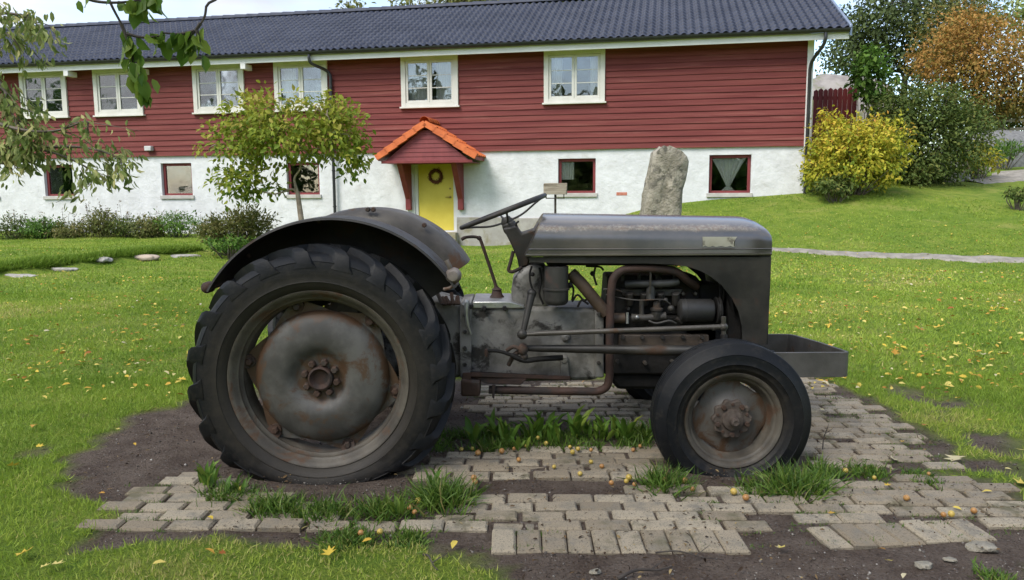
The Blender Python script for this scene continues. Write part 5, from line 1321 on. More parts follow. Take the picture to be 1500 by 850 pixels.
# edging stones of the lawn shelf
M_STONE = mat('pale_granite', (.25, .235, .21), (.38, .36, .33), 6, .9, bmp=.6, bscale=14, spots=(.22, .21, .17), spot_scale=4, spot_at=(.5, .65))
M_MONO = mat('lichen_stone', (.24, .215, .165), (.38, .345, .275), 5, .95, bmp=1.0, bscale=16, spots=(.14, .128, .10), spot_scale=8, spot_at=(.50, .62), dist=.05)
def rock(name, c, sx, sy, sz, m, seed, label, cat='stone', group=None, n=14, rough=.28):
    bm = bmesh.new(); bmesh.ops.create_icosphere(bm, subdivisions=4, radius=1.0)
    for v in bm.verts:
        d = v.co.normalized(); q = (fbm(np.array([d.x * 1.3 + d.z * .7 + seed * 7.1]), np.array([d.y * 1.3 - d.z * .9 + seed * 3.3]), 4)[0] - .5)
        p = Vector([math.copysign(abs(x) ** .72, x) for x in d]) * (1 + rough * 2 * q); v.co = Vector((p.x * sx, p.y * sy, p.z * sz))
    me = bpy.data.meshes.new(name); bm.to_mesh(me); bm.free(); me.polygons.foreach_set('use_smooth', [True] * len(me.polygons))
    o = bpy.data.objects.new(name, me); COL.objects.link(o); me.materials.append(m); o.location = c; o.rotation_euler = (0, 0, seed * 1.7 % .8 - .4); tag(o, label, cat, group); return o
for k, (px, py, w, lab) in enumerate([(22, 405, 50, 'wide flat pale stone at the left end of the lawn edging'), (84, 397, 38, 'flat grey edging stone second from the left end'), (136, 389, 30, 'rounded pale edging stone in the middle of the row'), (197, 383, 36, 'brownish half sunk edging stone right of the middle'), (257, 378, 38, 'long pale edging stone nearest the tractor wheel')]):
    p = gnd(px, py + 3); s = w * p.y / F / 2
    rock('edging_stone', (p.x, p.y + .12, float(zt(p.x, p.y - .16)) - .008), s * 1.45, .15, .055 + .015 * (k % 2), M_STONE if k != 3 else mat('tan_stone', (.34, .27, .20), (.44, .36, .28), 6, .9, bmp=.5), k + 1, lab, 'stone', 'edging stones of the lawn shelf', rough=.5)

# standing stone
Ys = 12.0; ol = [(935, 345), (942, 300), (948, 265), (953, 240), (958, 222), (962, 218), (975, 216), (988, 219), (1001, 226), (1007, 233), (1005, 255), (999, 285), (996, 312), (993, 345)]
pl = poly(ol, Ys); zg = min(p[1] for p in pl)
bm = bmesh.new(); lv = 26; ring = 28; zs = np.linspace(zg - .45, max(p[1] for p in pl), lv)
def span(z):
    xs_ = []
    n = len(pl)
    for i in range(n):
        a_, b_ = pl[i], pl[(i + 1) % n]
        if (a_[1] > z) != (b_[1] > z): xs_.append(a_[0] + (z - a_[1]) / (b_[1] - a_[1]) * (b_[0] - a_[0]))
    return (min(xs_), max(xs_)) if xs_ else None
vs = []
for i, z in enumerate(zs):
    s = span(min(max(z, zg + .01), zs[-1] - .012)); c_ = (s[0] + s[1]) / 2; h_ = (s[1] - s[0]) / 2
    for k in range(ring):
        w = 2 * math.pi * k / ring; c, s2 = math.cos(w), math.sin(w); q = 1 / (abs(c) ** 7 + abs(s2) ** 7) ** (1 / 7)
        nz = (fbm(np.array([k * .9 + 3]), np.array([z * 6]), 3)[0] - .5) * .07 + (fbm(np.array([math.cos(w) * 3 + 9]), np.array([z * 2.2 + math.sin(w) * 3]), 3)[0] - .5) * .10
        r_ = 1 if i < lv - 1 else .93
        vs.append((c_ + (h_ * c * q + nz * c) * r_, Ys + (.17 * s2 * q + nz * s2) * r_, z + (.02 * math.sin(k * 1.1) if i > lv - 3 else 0)))
mb = MB(); mb.add(vs, [(i * ring + k, i * ring + (k + 1) % ring, (i + 1) * ring + (k + 1) % ring, (i + 1) * ring + k) for i in range(lv - 1) for k in range(ring)] + [tuple((lv - 1) * ring + k for k in range(ring))])
o = mb.build('standing_stone', M_MONO, smooth=True, angle=55); tag(o, 'tall upright rough grey standing stone rising behind the tractor bonnet', 'standing stone')

# little board on a post
Yb = 10.0; root_p = at(813, 330, Yb); zg = float(zt(root_p.x, Yb)); bx = at(813.5, 279, Yb)
pr = empty('post_box', (bx.x, Yb, zg)); tag(pr, 'small weathered wooden box on a thin dark post between porch and standing stone', 'post box')
M_WOOD = mat('weathered_wood', (.27, .225, .17), (.40, .345, .27), 4, .85, bmp=.4, bscale=20, stretch=(1, 1, 9), spots=(.17, .14, .10), spot_scale=3)
h0 = at(813, 285, Yb).z - zg; h1 = at(813, 268.5, Yb).z - zg; hw = 16.5 * Yb / F
mb = MB(); 
for k in range(3): mb.box(-hw + .004 * k, hw - .006 * (2 - k), -.07, -.055 + .004 * k, h0 + (h1 - h0) * k / 3 + .002, h0 + (h1 - h0) * (k + 1) / 3)
mb.box(-hw + .01, hw - .01, -.055, .07, h0 + .002, h0 + .015); mb.box(-hw + .005, hw - .01, .065, .08, h0, h1); mb.box(-hw - .004, -hw + .012, -.055, .065, h0, h1 - .004); mb.box(hw - .014, hw + .002, -.055, .065, h0, h1 - .004)
mb.build('wooden_box', M_WOOD, pr, bevel=.003)
mb = MB(); mb.box(-.014, .014, -.014, .014, -.1, h0 - .002); mb.box(-hw + .02, hw - .03, -.05, -.03, h0 - .055, h0 - .043); mb.box(-hw + .02, -hw + .032, -.05, -.03, h0 - .043, h0); mb.box(hw - .045, hw - .033, -.05, -.03, h0 - .043, h0)
mb.build('post', M_BARKDK, pr, bevel=.002)

# ---- right hand side behind the house corner
shrub('yellow_shrub', 'yellow autumn shrub at the right corner of the house', 'shrub',
      lobes_px([(1252, 230, 60, 46, 0, 1.0, 3), (1230, 205, 42, 38, .2, .8, 1.4), (1288, 205, 36, 34, -.1, .8, 1.3), (1205, 245, 26, 30, 0, .6, .8), (1215, 185, 16, 22, .2, .4, .3), (1290, 245, 28, 26, 0, .7, .8)], 18.9, 1), 760, 13, .09, .095, L_YELLOW, 61, nst=40, tone=lambda p: np.clip((p[:, 2] - 2.35) * .16, -.35, .25), width=.8, shell=.45)
shrub('dark_leafy_clump', 'low dark green clump below the yellow shrub at the wall corner', 'plant', lobes_px([(1222, 272, 28, 11, 0, .4, 1)], 18.3, 1), 70, 10, .07, .10, L_BUSH, 62)
shrub('green_bush', 'big dark green bush right of the yellow autumn shrub', 'bush',
      lobes_px([(1350, 195, 56, 70, 0, 1.3, 3.4), (1322, 160, 40, 40, .3, 1.0, 1.4), (1395, 205, 46, 56, .2, 1.2, 1.9), (1420, 190, 26, 36, .6, .9, .7), (1335, 245, 50, 24, -.3, .9, 1.2), (1372, 160, 40, 32, .6, 1.0, 1.1), (1300, 190, 26, 40, .5, .7, .8)], 21.2, 1), 1250, 14, .13, .095, L_BUSH, 63, nst=30, shell=.6)
shrub('hazel_bush', 'bright green upright bush rising above the red fence', 'bush', lobes_px([(1272, 105, 15, 34, 0, .5, 1.2), (1285, 130, 22, 30, .1, .5, 1)], 23.0, 1), 100, 11, .12, .17, L_GREEN, 64, nst=12)
shrub('olive_shrub', 'small yellow green shrub beside the boulders of the gravel drive', 'shrub', lobes_px([(1425, 226, 26, 18, 0, .6, 1.4), (1445, 236, 20, 12, -.2, .4, .7)], 23.0, 1), 110, 10, .10, .10, L_YELLOW, 65)
shrub('verge_plant', 'bright green grassy clump above the boulders at the right edge', 'plant', lobes_px([(1472, 222, 28, 10, 0, .5, 1)], 24.5, 1), 70, 10, .10, .13, L_GREEN, 66, tmpl=LEAF4, width=.3, droop=-.7)
shrub('lawn_weed', 'small dark plant in the lawn at the right edge of the view', 'plant', lobes_px([(1492, 283, 14, 8, 0, .25, 1)], 17.5, 1), 40, 9, .05, .07, L_BUSH, 67)
def gz(p): return (float(p[0]), float(p[1]), float(zt(p[0], p[1])))
b_ = P(1325, 140, 36)
make_tree('dark_tree', 'tall dark evergreen tree behind the right end of the roof', 'tree', gz(b_), P(1325, 120, 36),
          lobes_px([(1330, 40, 75, 50, 0, 2.4, 3), (1270, 75, 48, 34, 1, 1.8, 1.3), (1385, 15, 55, 40, 0, 2, 1.6), (1300, 10, 40, 40, 0, 2, 1), (1238, 84, 30, 24, .5, 1.2, .8), (1252, 40, 26, 26, .5, 1.2, .7), (1350, 85, 70, 30, 0, 2, 1.2)], 36, 1), 900, 14, .28, .18, L_DARK, M_BARKDK, .22, 71, ntips=40, rt=.02)
b_ = P(1440, 185, 28)
make_tree('orange_tree', 'broad orange brown autumn tree standing over the gravel heap', 'tree', gz(b_), P(1435, 150, 28),
          lobes_px([(1420, 85, 72, 55, 0, 1.9, 3), (1470, 95, 55, 65, .3, 1.8, 2), (1385, 95, 40, 40, .2, 1.3, 1), (1440, 145, 60, 34, -.2, 1.5, 1.4), (1420, 45, 44, 28, 0, 1.2, .9), (1495, 140, 40, 40, 0, 1.3, .8)], 28, 1), 1000, 15, .20, .115, L_ORANGE, M_BARKDK, .14, 72, ntips=46, tone=lambda p: np.clip((p[:, 2] - 5.6) * .15, -.5, .15), rt=.014)
shrub('undergrowth_shrub', 'dark shrubs growing under the orange tree beside the gravel heap', 'shrub', lobes_px([(1440, 172, 44, 22, 0, 1.0, 1.5), (1490, 168, 40, 22, .4, 1.0, 1.2)], 30.5, 1), 330, 13, .16, .12, L_BUSH, 68)
b_ = P(1398, 150, 33)
make_tree('olive_tree', 'olive green tree top between the dark tree and the orange tree', 'tree', gz(b_), P(1396, 110, 33),
          lobes_px([(1392, 45, 48, 40, 0, 1.6, 2), (1430, 30, 40, 30, .5, 1.4, 1)], 33, 1), 380, 13, .24, .13, L_OLIVE, M_BARKDK, .15, 73, ntips=24, rt=.015)
b_ = P(1530, 190, 30)
make_tree('pale_tree', 'thin pale leaved tree cut by the upper right edge of the photo', 'tree', gz(b_), P(1520, 120, 30),
          lobes_px([(1500, 45, 34, 44, 0, 1.2, 2), (1530, 80, 40, 50, 0, 1.2, 1), (1488, 15, 24, 20, 0, .8, .7)], 30, 1), 150, 10, .24, .16, L_PALE, M_BARKPALE, .12, 74, ntips=24, rt=.012)
# trees beyond the roof
for k, (px, py, rx, ry, Y, mm_, lab) in enumerate([(700, 4, 70, 16, 40, L_OLIVE, 'yellowish tree top showing over the ridge above the porch'), (860, 0, 70, 12, 41, L_BUSH, 'green tree top showing over the ridge right of the chimneyless middle'),
                                                   (965, 1, 50, 9, 40, L_YELLOW, 'golden tree top showing over the ridge near the upper middle right'), (516, 20, 20, 9, 42, L_OLIVE, 'tiny tree top peeping over the ridge at centre left'), (600, 12, 14, 8, 42, L_OLIVE, 'small sparse tree top peeping over the ridge left of the yellowish tree')]):
    c = P(px, py, Y); make_tree('far_tree', lab.replace('right of the chimneyless middle', 'above the rightmost upper window'), 'tree', gz(c), (c[0], c[1], c[2] - 1.5), lobes_px([(px, py + 6, rx, ry + 8, 0, 1.6, 1)], Y, 1), 330 if rx > 30 else 60, 11, .3, .24, mm_, M_BARKDK, .18, 80 + k, 'tree tops beyond the roof', ntips=16, rt=.02)

# rock outcrop, red fence, tan fence, gravel heap, boulders
p = P(1228, 128, 31); rock('rock_outcrop', (p[0] - .2, p[1], p[2] - 1.7), 2.3, 1.6, 2.1, mat('bare_rock', (.20, .18, .165), (.31, .285, .26), 1.2, .9, bmp=.5, bscale=5, spots=(.16, .17, .09), spot_scale=1.4, spot_at=(.52, .66)), 3, 'bare grey rock outcrop above the red fence', 'rock', rough=.42)
f0, f1 = P(1192, 134, 24.5), P(1256, 136, 24.0); zf = float(zt(f0[0], f0[1])); fr = empty('red_fence', (f0[0], f0[1], zf)); tag(fr, 'dark red board fence beside the right corner of the house', 'fence')
mb = MB(); n = 9
for k in range(n):
    t_ = (k + .5) / n; x = (f1[0] - f0[0]) * t_; y = (f1[1] - f0[1]) * t_; top = f0[2] - zf + .03 * (k % 2); mb.box(x - .068, x + .068, y - .012, y + .012, -.1, top)
    mb.add([(x - .068, y - .012, top), (x + .068, y - .012, top), (x, y - .012, top + .05), (x - .068, y + .012, top), (x + .068, y + .012, top), (x, y + .012, top + .05)], [(0, 1, 2), (3, 5, 4), (0, 2, 5, 3), (1, 4, 5, 2)])
mb.build('board_panel', M_REDTRIM, fr)
mb = MB()
for z in (.4, f0[2] - zf - .25): mb.box(0, f1[0] - f0[0], .02, .06, z, z + .1)
mb.build('rail', M_REDTRIM, fr)
f0 = P(1462, 192, 30); zf = float(zt(f0[0], f0[1])) ; tf = empty('wooden_fence', (f0[0], f0[1], zf)); tag(tf, 'pale wooden fence posts and rails under the orange tree', 'fence'); ht = P(1478, 165, 30)[2] - zf
for k in range(4):
    mb = MB(); x = .18 + k * .95; mb.box(x - .07, x + .07, -.07, .07, -.1, ht - .1 * (k % 2)); mb.build('post', M_WOOD, tf, bevel=.01)
mb = MB()
for z in (ht * .45, ht * .62, ht * .8): mb.box(-1.6, 3.4, -.1, -.07, z, z + .11)
mb.build('rail', M_WOOD, tf)
p = P(1462, 193, 27); o = rock('gravel_heap', (p[0], p[1], float(zt(p[0], p[1])) - .1), 2.2, 1.5, max(.5, p[2] - float(zt(p[0], p[1])) + .1), mat('heap_gravel', (.13, .13, .13), (.20, .20, .195), 9, .95, bmp=.6, bscale=60), 6, 'grey heap of gravel under the orange autumn tree', 'gravel heap', rough=.1)
for k, (px, py, w, lab) in enumerate([(1386, 264, 17, 'leftmost rounded grey boulder below the green bush'), (1411, 263, 13, 'brownish boulder second from the left along the drive'), (1432, 256, 15, 'large pale boulder in the middle of the row'), (1453, 249, 10, 'upright pale boulder right of the large one'),
                                      (1467, 242, 10, 'tan boulder third from the right edge'), (1481, 237, 11, 'squarish pale boulder second from the right edge'), (1496, 232, 10, 'boulder cut by the right edge of the photo')]):
    p = gndT(px, py + 3); Y = p[1]; rock('boulder', (p[0], p[1] + .2, p[2] + w * Y / F * .3), w * Y / F, w * Y / F * .8, w * Y / F * .72, M_STONE if k % 2 else mat('tan_boulder', (.30, .25, .20), (.42, .36, .30), 5, .9, bmp=.5), k + 11, lab, 'boulder', 'boulders lining the gravel drive')

# ---- the two trees whose boughs hang into the picture; trunks stand left of and behind the camera
def bough(mb, V_, T_, R_, pts_, r0, g, nleaf, size, tmpl, width, org, droop=.8, sub=0, sublen=.3, spread=.05, off=[0]):
    """a bending branch with leaves hanging from it"""
    c = curve(pts_, 6); n = len(c); mb.tube([Vector(q) - Vector(org) for q in c], [r0 * (1 - .8 * i / (n - 1)) + .0015 for i in range(n)], 6)
    A = np.array([tuple(q) for q in c])
    def leaves(A, k):
        i = g.random(k) ** .8 * (len(A) - 1.001); a = np.floor(i).astype(int); f = (i - a)[:, None]
        pos = A[a] * (1 - f) + A[a + 1] * f + g.normal(size=(k, 3)) * spread; t = A[a + 1] - A[a]; t /= np.linalg.norm(t, axis=1, keepdims=True) + 1e-9
        d = unit_vecs(k, g) * .75 + t * .5 + np.array([0, 0, -droop]); nr = unit_vecs(k, g); s = size * (.6 + .6 * g.random(k))
        V, T, kk = stamp(tmpl, pos - np.array(org), d, nr, s, s * width); V_.append(V); T_.append(T + off[0]); off[0] += len(V); R_.append(np.repeat(g.random(k), kk))
    leaves(A, nleaf)
    for q in range(sub):
        i = int((.25 + .75 * g.random()) * (n - 1)); p = A[i]; d = g.normal(size=3); d[2] = d[2] * .5 - .45; d /= np.linalg.norm(d); l = sublen * (.5 + g.random())
        B = np.array([p, p + d * l * .5 + g.normal(size=3) * .03, p + d * l + np.array([0, 0, -.08 * l])]); cb = curve([tuple(x) for x in B], 4)
        mb.tube([Vector(x) - Vector(org) for x in cb], [.0035 - .0003 * j for j in range(len(cb))], 4); leaves(np.array([tuple(x) for x in cb]), max(3, nleaf // 3))
def overhead_crown(root, org, lobes, ntw, per, size, leafm, g, sig=.22):
    tw, ctr = crown_points(lobes, ntw, g, .35); lim = 1.55 + .262 * np.maximum(tw[:, 1], 0)
    tw[:, 2] = np.maximum(tw[:, 2], lim + .45 + .4 * g.random(len(tw)))
    V, T, r = foliage(tw, ctr, per, sig, size, g, LEAF_OVAL, .6); tri_mesh('crown', V - np.array(org), T, leafm, root, r); return tw
# left tree
org = (-5.3, 5.2, float(zt(-5.3, 5.2))); ft = empty('willow_leaved_tree', org); tag(ft, 'tree with pale narrow leaves whose thin boughs reach in from the left edge', 'tree')
g = np.random.default_rng(91)
tw = overhead_crown(ft, org, [(np.array([-5.4, 5.0, 4.6]), 1.9, 1.9, 1.5, 1), (np.array([-6.4, 6.6, 4.4]), 1.6, 1.5, 1.3, .6)], 150, 14, .11, L_PALE, g)
mb = MB(); limbs(mb, (0, 0, -.1), (.1, 0, 1.9), [Vector(t) - Vector(org) for t in tw[:26]], .11, g, rt=.012)
V_, T_, R_ = [], [], []; off = [0]
fk = (org[0] + .1, org[1], org[2] + 1.9)
for pl_, nl, sb in [([fk, (-4.5, 5.1, 2.1), P(-30, 215, 5), P(40, 217, 5), P(90, 228, 5), P(135, 250, 5), P(165, 272, 5)], 44, 12),
                    ([P(40, 217, 5), P(105, 215, 5.1), P(150, 222, 5.1), P(190, 240, 5.1)], 26, 6), ([fk, (-4.6, 5.3, 2.3), P(-20, 120, 5.1), P(8, 150, 5), P(30, 185, 5), P(60, 195, 5)], 40, 9),
                    ([P(-20, 175, 5), P(30, 190, 4.9), P(80, 192, 4.9), P(125, 178, 4.9), P(128, 190, 4.9)], 22, 5), ([fk, (-4.9, 5.2, 2.6), P(-40, 40, 5.2), P(10, 50, 5.1), P(35, 78, 5.1)], 40, 7),
                    ([P(-40, 20, 5.2), P(15, 20, 5.1), P(45, 28, 5.1), P(52, 35, 5.1)], 34, 8), ([P(-30, 90, 5.2), P(5, 130, 5.1), P(15, 200, 5.0), P(10, 235, 5.0)], 44, 9), ([P(-40, 230, 5), P(10, 240, 5), P(40, 232, 5)], 22, 4)]:
    bough(mb, V_, T_, R_, [Vector(tuple(q)) for q in pl_], .011, g, int(nl * 1.9), .062, LEAF_OVAL, .6, org, .9, int(sb * 1.2), .24, .035, off)
tri_mesh('hanging_leaves', np.concatenate(V_), np.concatenate(T_), L_PALE, ft, np.concatenate(R_)); mb.build('trunk', M_BARK, ft, smooth=True, fix=False)
# cherry tree behind the camera
org = (-3.2, -1.2, 0.0); ft = empty('cherry_tree', org); tag(ft, 'cherry tree whose leafy twigs hang into the top left of the view', 'tree')
g = np.random.default_rng(92)
tw = overhead_crown(ft, org, [(np.array([-1.6, .4, 4.2]), 2.8, 2.2, 1.2, 1), (np.array([.6, 2.0, 4.2]), 2.6, 2.0, 1.0, 1), (np.array([-3.4, 2.2, 4.4]), 2.2, 2.0, 1.1, .8)], CROWN_N, 14, .16, L_CHERRY, g, .3)
mb = MB(); limbs(mb, (0, 0, -.1), (.25, .2, 1.9), [Vector(t) - Vector(org) for t in tw[:40]], .16, g, rt=.015)
V_, T_, R_ = [], [], []; off = [0]; Yc_ = 3.0
fk = (-2.6, .6, 2.9)
for pl_, nl, sb in [([fk, (-2.0, 2.2, 2.75), P(140, -60, Yc_), P(160, 0, Yc_), P(178, 36, Yc_), P(189, 62, Yc_), P(195, 90, Yc_), P(200, 125, Yc_)], 0, 0),
                    ([P(178, 36, Yc_), P(188, 62, Yc_), P(195, 90, Yc_), P(202, 122, Yc_)], 26, 0), ([P(190, 62, Yc_), P(198, 90, Yc_), P(206, 118, Yc_ - .05), P(208, 132, Yc_)], 22, 0), ([P(186, 50, Yc_), P(210, 55, Yc_), P(240, 52, Yc_)], 9, 0),
                    ([P(110, -8, Yc_), P(140, 2, Yc_), P(172, 4, Yc_), P(205, 0, Yc_), P(228, -6, Yc_)], 15, 0), ([P(160, -40, Yc_), P(196, -12, Yc_), P(212, 10, Yc_)], 9, 0),
                    ([fk, (-1.6, 2.4, 2.8), P(306, -60, Yc_), P(302, 10, Yc_), P(298, 28, Yc_), P(290, 40, Yc_), P(280, 55, Yc_)], 0, 0), ([P(294, 34, Yc_), P(284, 48, Yc_), P(268, 66, Yc_)], 15, 0), ([P(284, 46, Yc_), P(262, 50, Yc_), P(236, 48, Yc_)], 8, 0), ([P(288, 44, Yc_), P(292, 60, Yc_), P(290, 72, Yc_)], 6, 0)]:
    bough(mb, V_, T_, R_, [Vector(tuple(q)) for q in pl_], .0055, g, nl, .074, LEAF_OVAL, .95, org, 1.3, sb, .2, .012, off)
tri_mesh('hanging_leaves', np.concatenate(V_), np.concatenate(T_), L_CHERRY, ft, np.concatenate(R_)); mb.build('trunk', M_BARKDK, ft, smooth=True, fix=False)
BACK_TREES = [(-9, -12, 8, L_BUSH), (1, -15, 8.5, L_GREEN), (11, -13, 8, L_BUSH), (-20, -10, 9, L_DARK), (21, -12, 9, L_DARK), (-31, -6, 8, L_BUSH), (-42, 1, 8.5, L_GREEN), (-52, 10, 9, L_DARK)]
# trees behind the viewer: they stand in the window panes and keep low light off the near side
for k, (x, y, h_, mm_) in enumerate(BACK_TREES):
    c = np.array([x, y, h_ * .55]); make_tree('park_tree', ['dense green tree well behind the viewer on the left', 'dense green tree straight behind the viewer', 'dense green tree behind the viewer on the right', 'tall dark tree far left behind the viewer', 'tall dark tree far right behind the viewer', 'dense green tree at the far left outside the view', 'lighter green tree at the far left edge of the park', 'tall dark tree farthest out on the left'][k], 'tree', gz((x, y)), (x, y, h_ * .25),
              [(c, h_ * .42, h_ * .4, h_ * .48, 2), (c - np.array([0, 0, h_ * .25]), h_ * .45, h_ * .4, h_ * .3, 1.4)], 420, 9, h_ * .06, h_ * .075, mm_, M_BARKDK, .2, 95 + k, 'park trees behind the viewer', ntips=12, rt=.03, shell=.3)

# ------------------------------------------------------------------ grass, weeds, windfalls, leaves
M_GRASS = leaf_mat('grass_blade', [(0, (.135, .230, .028)), (.5, (.270, .385, .048)), (.85, (.390, .470, .074)), (1, (.50, .45, .16))], .35, .55, .25)
M_TUFT = leaf_mat('tuft_blade', [(0, (.045, .100, .014)), (.5, (.095, .180, .024)), (.9, (.17, .25, .04)), (1, (.28, .24, .09))], .3, .5, .3)
HOUSE_N = np.array([math.sin(HA), -math.cos(HA)])
def lawn(n, y0, y1, hgt, wid, pw, g, dens=None):
    """blades spread over what the camera (and a step beside it) can see between two depths"""
    u = g.random(n); Y = (y0 ** pw + u * (y1 ** pw - y0 ** pw)) ** (1 / pw); X = (g.random(n) * 2 - 1) * (Y * .70 + .9)
    keep = dirt_mask(X, Y) < .35 + .25 * (g.random(n) - .5)
    keep &= (Y + TA * X) < Y0 - .15
    keep &= ~(poly_d(PATHP, X, Y) > 0)
    keep &= g.random(n) < .35 + 1.1 * fbm(X * 1.3 + 5, Y * 1.3, 3)
    X, Y = X[keep], Y[keep]; k = len(X); Z = zt(X, Y) - .004
    lean = g.normal(size=(k, 3)) * .75; d = lean + np.array([0, 0, 1.0]); d[:, 2] = np.abs(d[:, 2]); nr = np.stack([g.normal(size=k), g.normal(size=k), np.full(k, 1.1)], 1)
    patch = fbm(X * .8 + 2, Y * .8 + 9, 4)
    h_ = hgt * (.45 + .9 * g.random(k)) * (.6 + .8 * patch) ; w_ = wid * (.7 + .6 * g.random(k))
    V, T, q = stamp(BLADE, np.stack([X, Y, Z], 1), d, nr, h_, w_)
    r = np.clip(.30 + .45 * g.random(k) + (fbm(X * .35 + 20, Y * .35, 3) - .5) * .9 + (fbm(X * 1.7 + 3, Y * 1.7, 4) - .5) * 1.0 + (g.random(k) < .04) * .4, 0, 1)
    return V, T, np.repeat(r, q)
pp = [tuple(at(1085, 373, 14.6))[:2], tuple(at(1200, 380.5, 14.3))[:2], tuple(at(1330, 386, 13.9))[:2], tuple(at(1460, 390, 13.6))[:2], (13, 13.0)]
PATHP = np.array([(x, y + .10 + .025 * i) for i, (x, y) in enumerate(pp)] + [(x, y - .10 - .025 * i) for i, (x, y) in reversed(list(enumerate(pp)))])
g = np.random.default_rng(11)
parts = [lawn(GRASS_N[0], 2.15, 5.2, .034, .0036, 2.0, g), lawn(GRASS_N[1], 5.0, 10.0, .034, .0075, 1.7, g), lawn(GRASS_N[2], 9.5, 23.5, .042, .016, 1.4, g)]
n = 16000; s = g.random(n) * 6.3; a_, b_ = np.array((-8.3, 10.0)), np.array((-6.3, 15.9)); t_ = (b_ - a_) / np.linalg.norm(b_ - a_); q_ = .16 + .5 * g.random(n) ** 1.5
X = a_[0] + t_[0] * s - t_[1] * q_; Y = a_[1] + t_[1] * s + t_[0] * q_; d = g.normal(size=(n, 3)) * .5 + np.array([.25, -.35, 1.])
V, T, q = stamp(BLADE, np.stack([X, Y, zt(X, Y)], 1), d, g.normal(size=(n, 3)), (.06 + .09 * g.random(n)) * (1 - q_ * .6), np.full(n, .014)); parts.append((V, T, np.repeat(.35 * g.random(n), q)))
VV, TT, RR = [], [], []; o_ = 0
for V, T, r in parts: VV.append(V); TT.append(T + o_); RR.append(r); o_ += len(V)
tag(tri_mesh('grass', np.concatenate(VV), np.concatenate(TT), M_GRASS, rnd=np.concatenate(RR)), kind='stuff')
# moss and seedling grass in the joints
g = np.random.default_rng(12); n = 26000; q = g.integers(0, len(PAVER_V), n); X = PAVER_V[q, 0] + (g.random(n) - .5) * .25; Y = PAVER_V[q, 1] + np.sign(g.random(n) - .5) * (.052 + g.normal(size=n) * .006)
keep = fbm(X * 2.3 + 3, Y * 2.3 + 1, 4) > np.where((X > 1.15) & (Y > 3.1), .36, np.where(X < -.7, .42, .52)); keep &= (fbm(X * 8, Y * 8, 3) > .45) ; X, Y = X[keep], Y[keep]; k = len(X)
d = g.normal(size=(k, 3)) * .7 + np.array([0, 0, 1.]); V, T, qq = stamp(BLADE, np.stack([X, Y, np.full(k, -.006)], 1), d, g.normal(size=(k, 3)), .008 + .012 * g.random(k), np.full(k, .003))
tag(tri_mesh('joint_moss', V, T, M_TUFT, rnd=np.repeat(.2 + .5 * g.random(k), qq)), kind='stuff')

def tuft(px, py, w, h, n, label, seed, cat='grass tuft', name='grass_tuft', group='grass tufts round the wheels', dy=0, depth=.10):
    n = int(n * 1.5); g = np.random.default_rng(seed); p = gnd(px, py); c = np.array([p.x, p.y + dy, 0.0]); s = w * p.y / F / 2; hh = h * p.y / F * .60
    pos = np.stack([g.normal(size=n) * s * .45, g.normal(size=n) * depth * .5, np.full(n, -.01)], 1); d = g.normal(size=(n, 3)) * np.array([.55, .5, 0]) + np.array([0, 0, 1.]) + pos * np.array([1.6 / max(s, .05) * .35, 1.0, 0])
    nr = np.stack([g.normal(size=n), g.normal(size=n), np.full(n, .9)], 1); L_ = hh * (.45 + .75 * g.random(n))
    tm = (np.array([(-.5, 0, 0), (.5, 0, 0), (-.45, .35, .03), (.45, .35, .03), (-.3, .7, -.06), (.3, .7, -.06), (0, 1, -.28)], float), np.array([(0, 1, 3), (0, 3, 2), (2, 3, 5), (2, 5, 4), (4, 5, 6)]))
    V, T, q = stamp(tm, pos, d, nr, L_, np.full(n, .0055) * (.7 + .6 * g.random(n)))
    o = tri_mesh(name, V, T, M_TUFT, rnd=np.repeat(g.random(n), q)); o.location = c; tag(o, label, cat, group); return o
TUFTS = [(975, 712, 75, 62, 260, 'long grass tuft at the left side of the front tyre'), (1165, 716, 95, 70, 420, 'bushy grass tuft at the right foot of the front tyre'), (1110, 718, 60, 40, 160, 'short grass tuft in front of the front tyre'), (1208, 694, 55, 45, 140, 'thin grass tuft on the paving right of the front tyre'),
         (650, 735, 85, 75, 380, 'tall grass tuft at the right foot of the rear tyre'), (560, 748, 110, 46, 300, 'broad grass tuft under the front of the rear tyre'), (470, 752, 110, 46, 280, 'dense grass tuft below the middle of the rear tyre'), (400, 745, 90, 48, 320, 'grass tuft below the left half of the rear tyre'), (335, 726, 80, 40, 220, 'low grass tuft left of the rear tyre foot'),
         (600, 790, 70, 28, 220, 'short sparse grass tuft in front of the rear wheel soil'), (510, 790, 100, 30, 460, 'low grass tuft on the soil below the rear wheel'), (930, 640, 70, 45, 240, 'grass tuft behind the left edge of the front tyre'), (720, 655, 60, 35, 120, 'small grass tuft among the dock leaves by the rear tyre'), (1270, 690, 64, 22, 340, 'flat grass patch on the paving right of the front tyre'), (1350, 700, 48, 20, 240, 'flat grass patch at the right end of the paving'), (1465, 850, 60, 28, 150, 'green tuft in the soil at the lower right corner')]
for k, t in enumerate(TUFTS): tuft(*t, 100 + k)

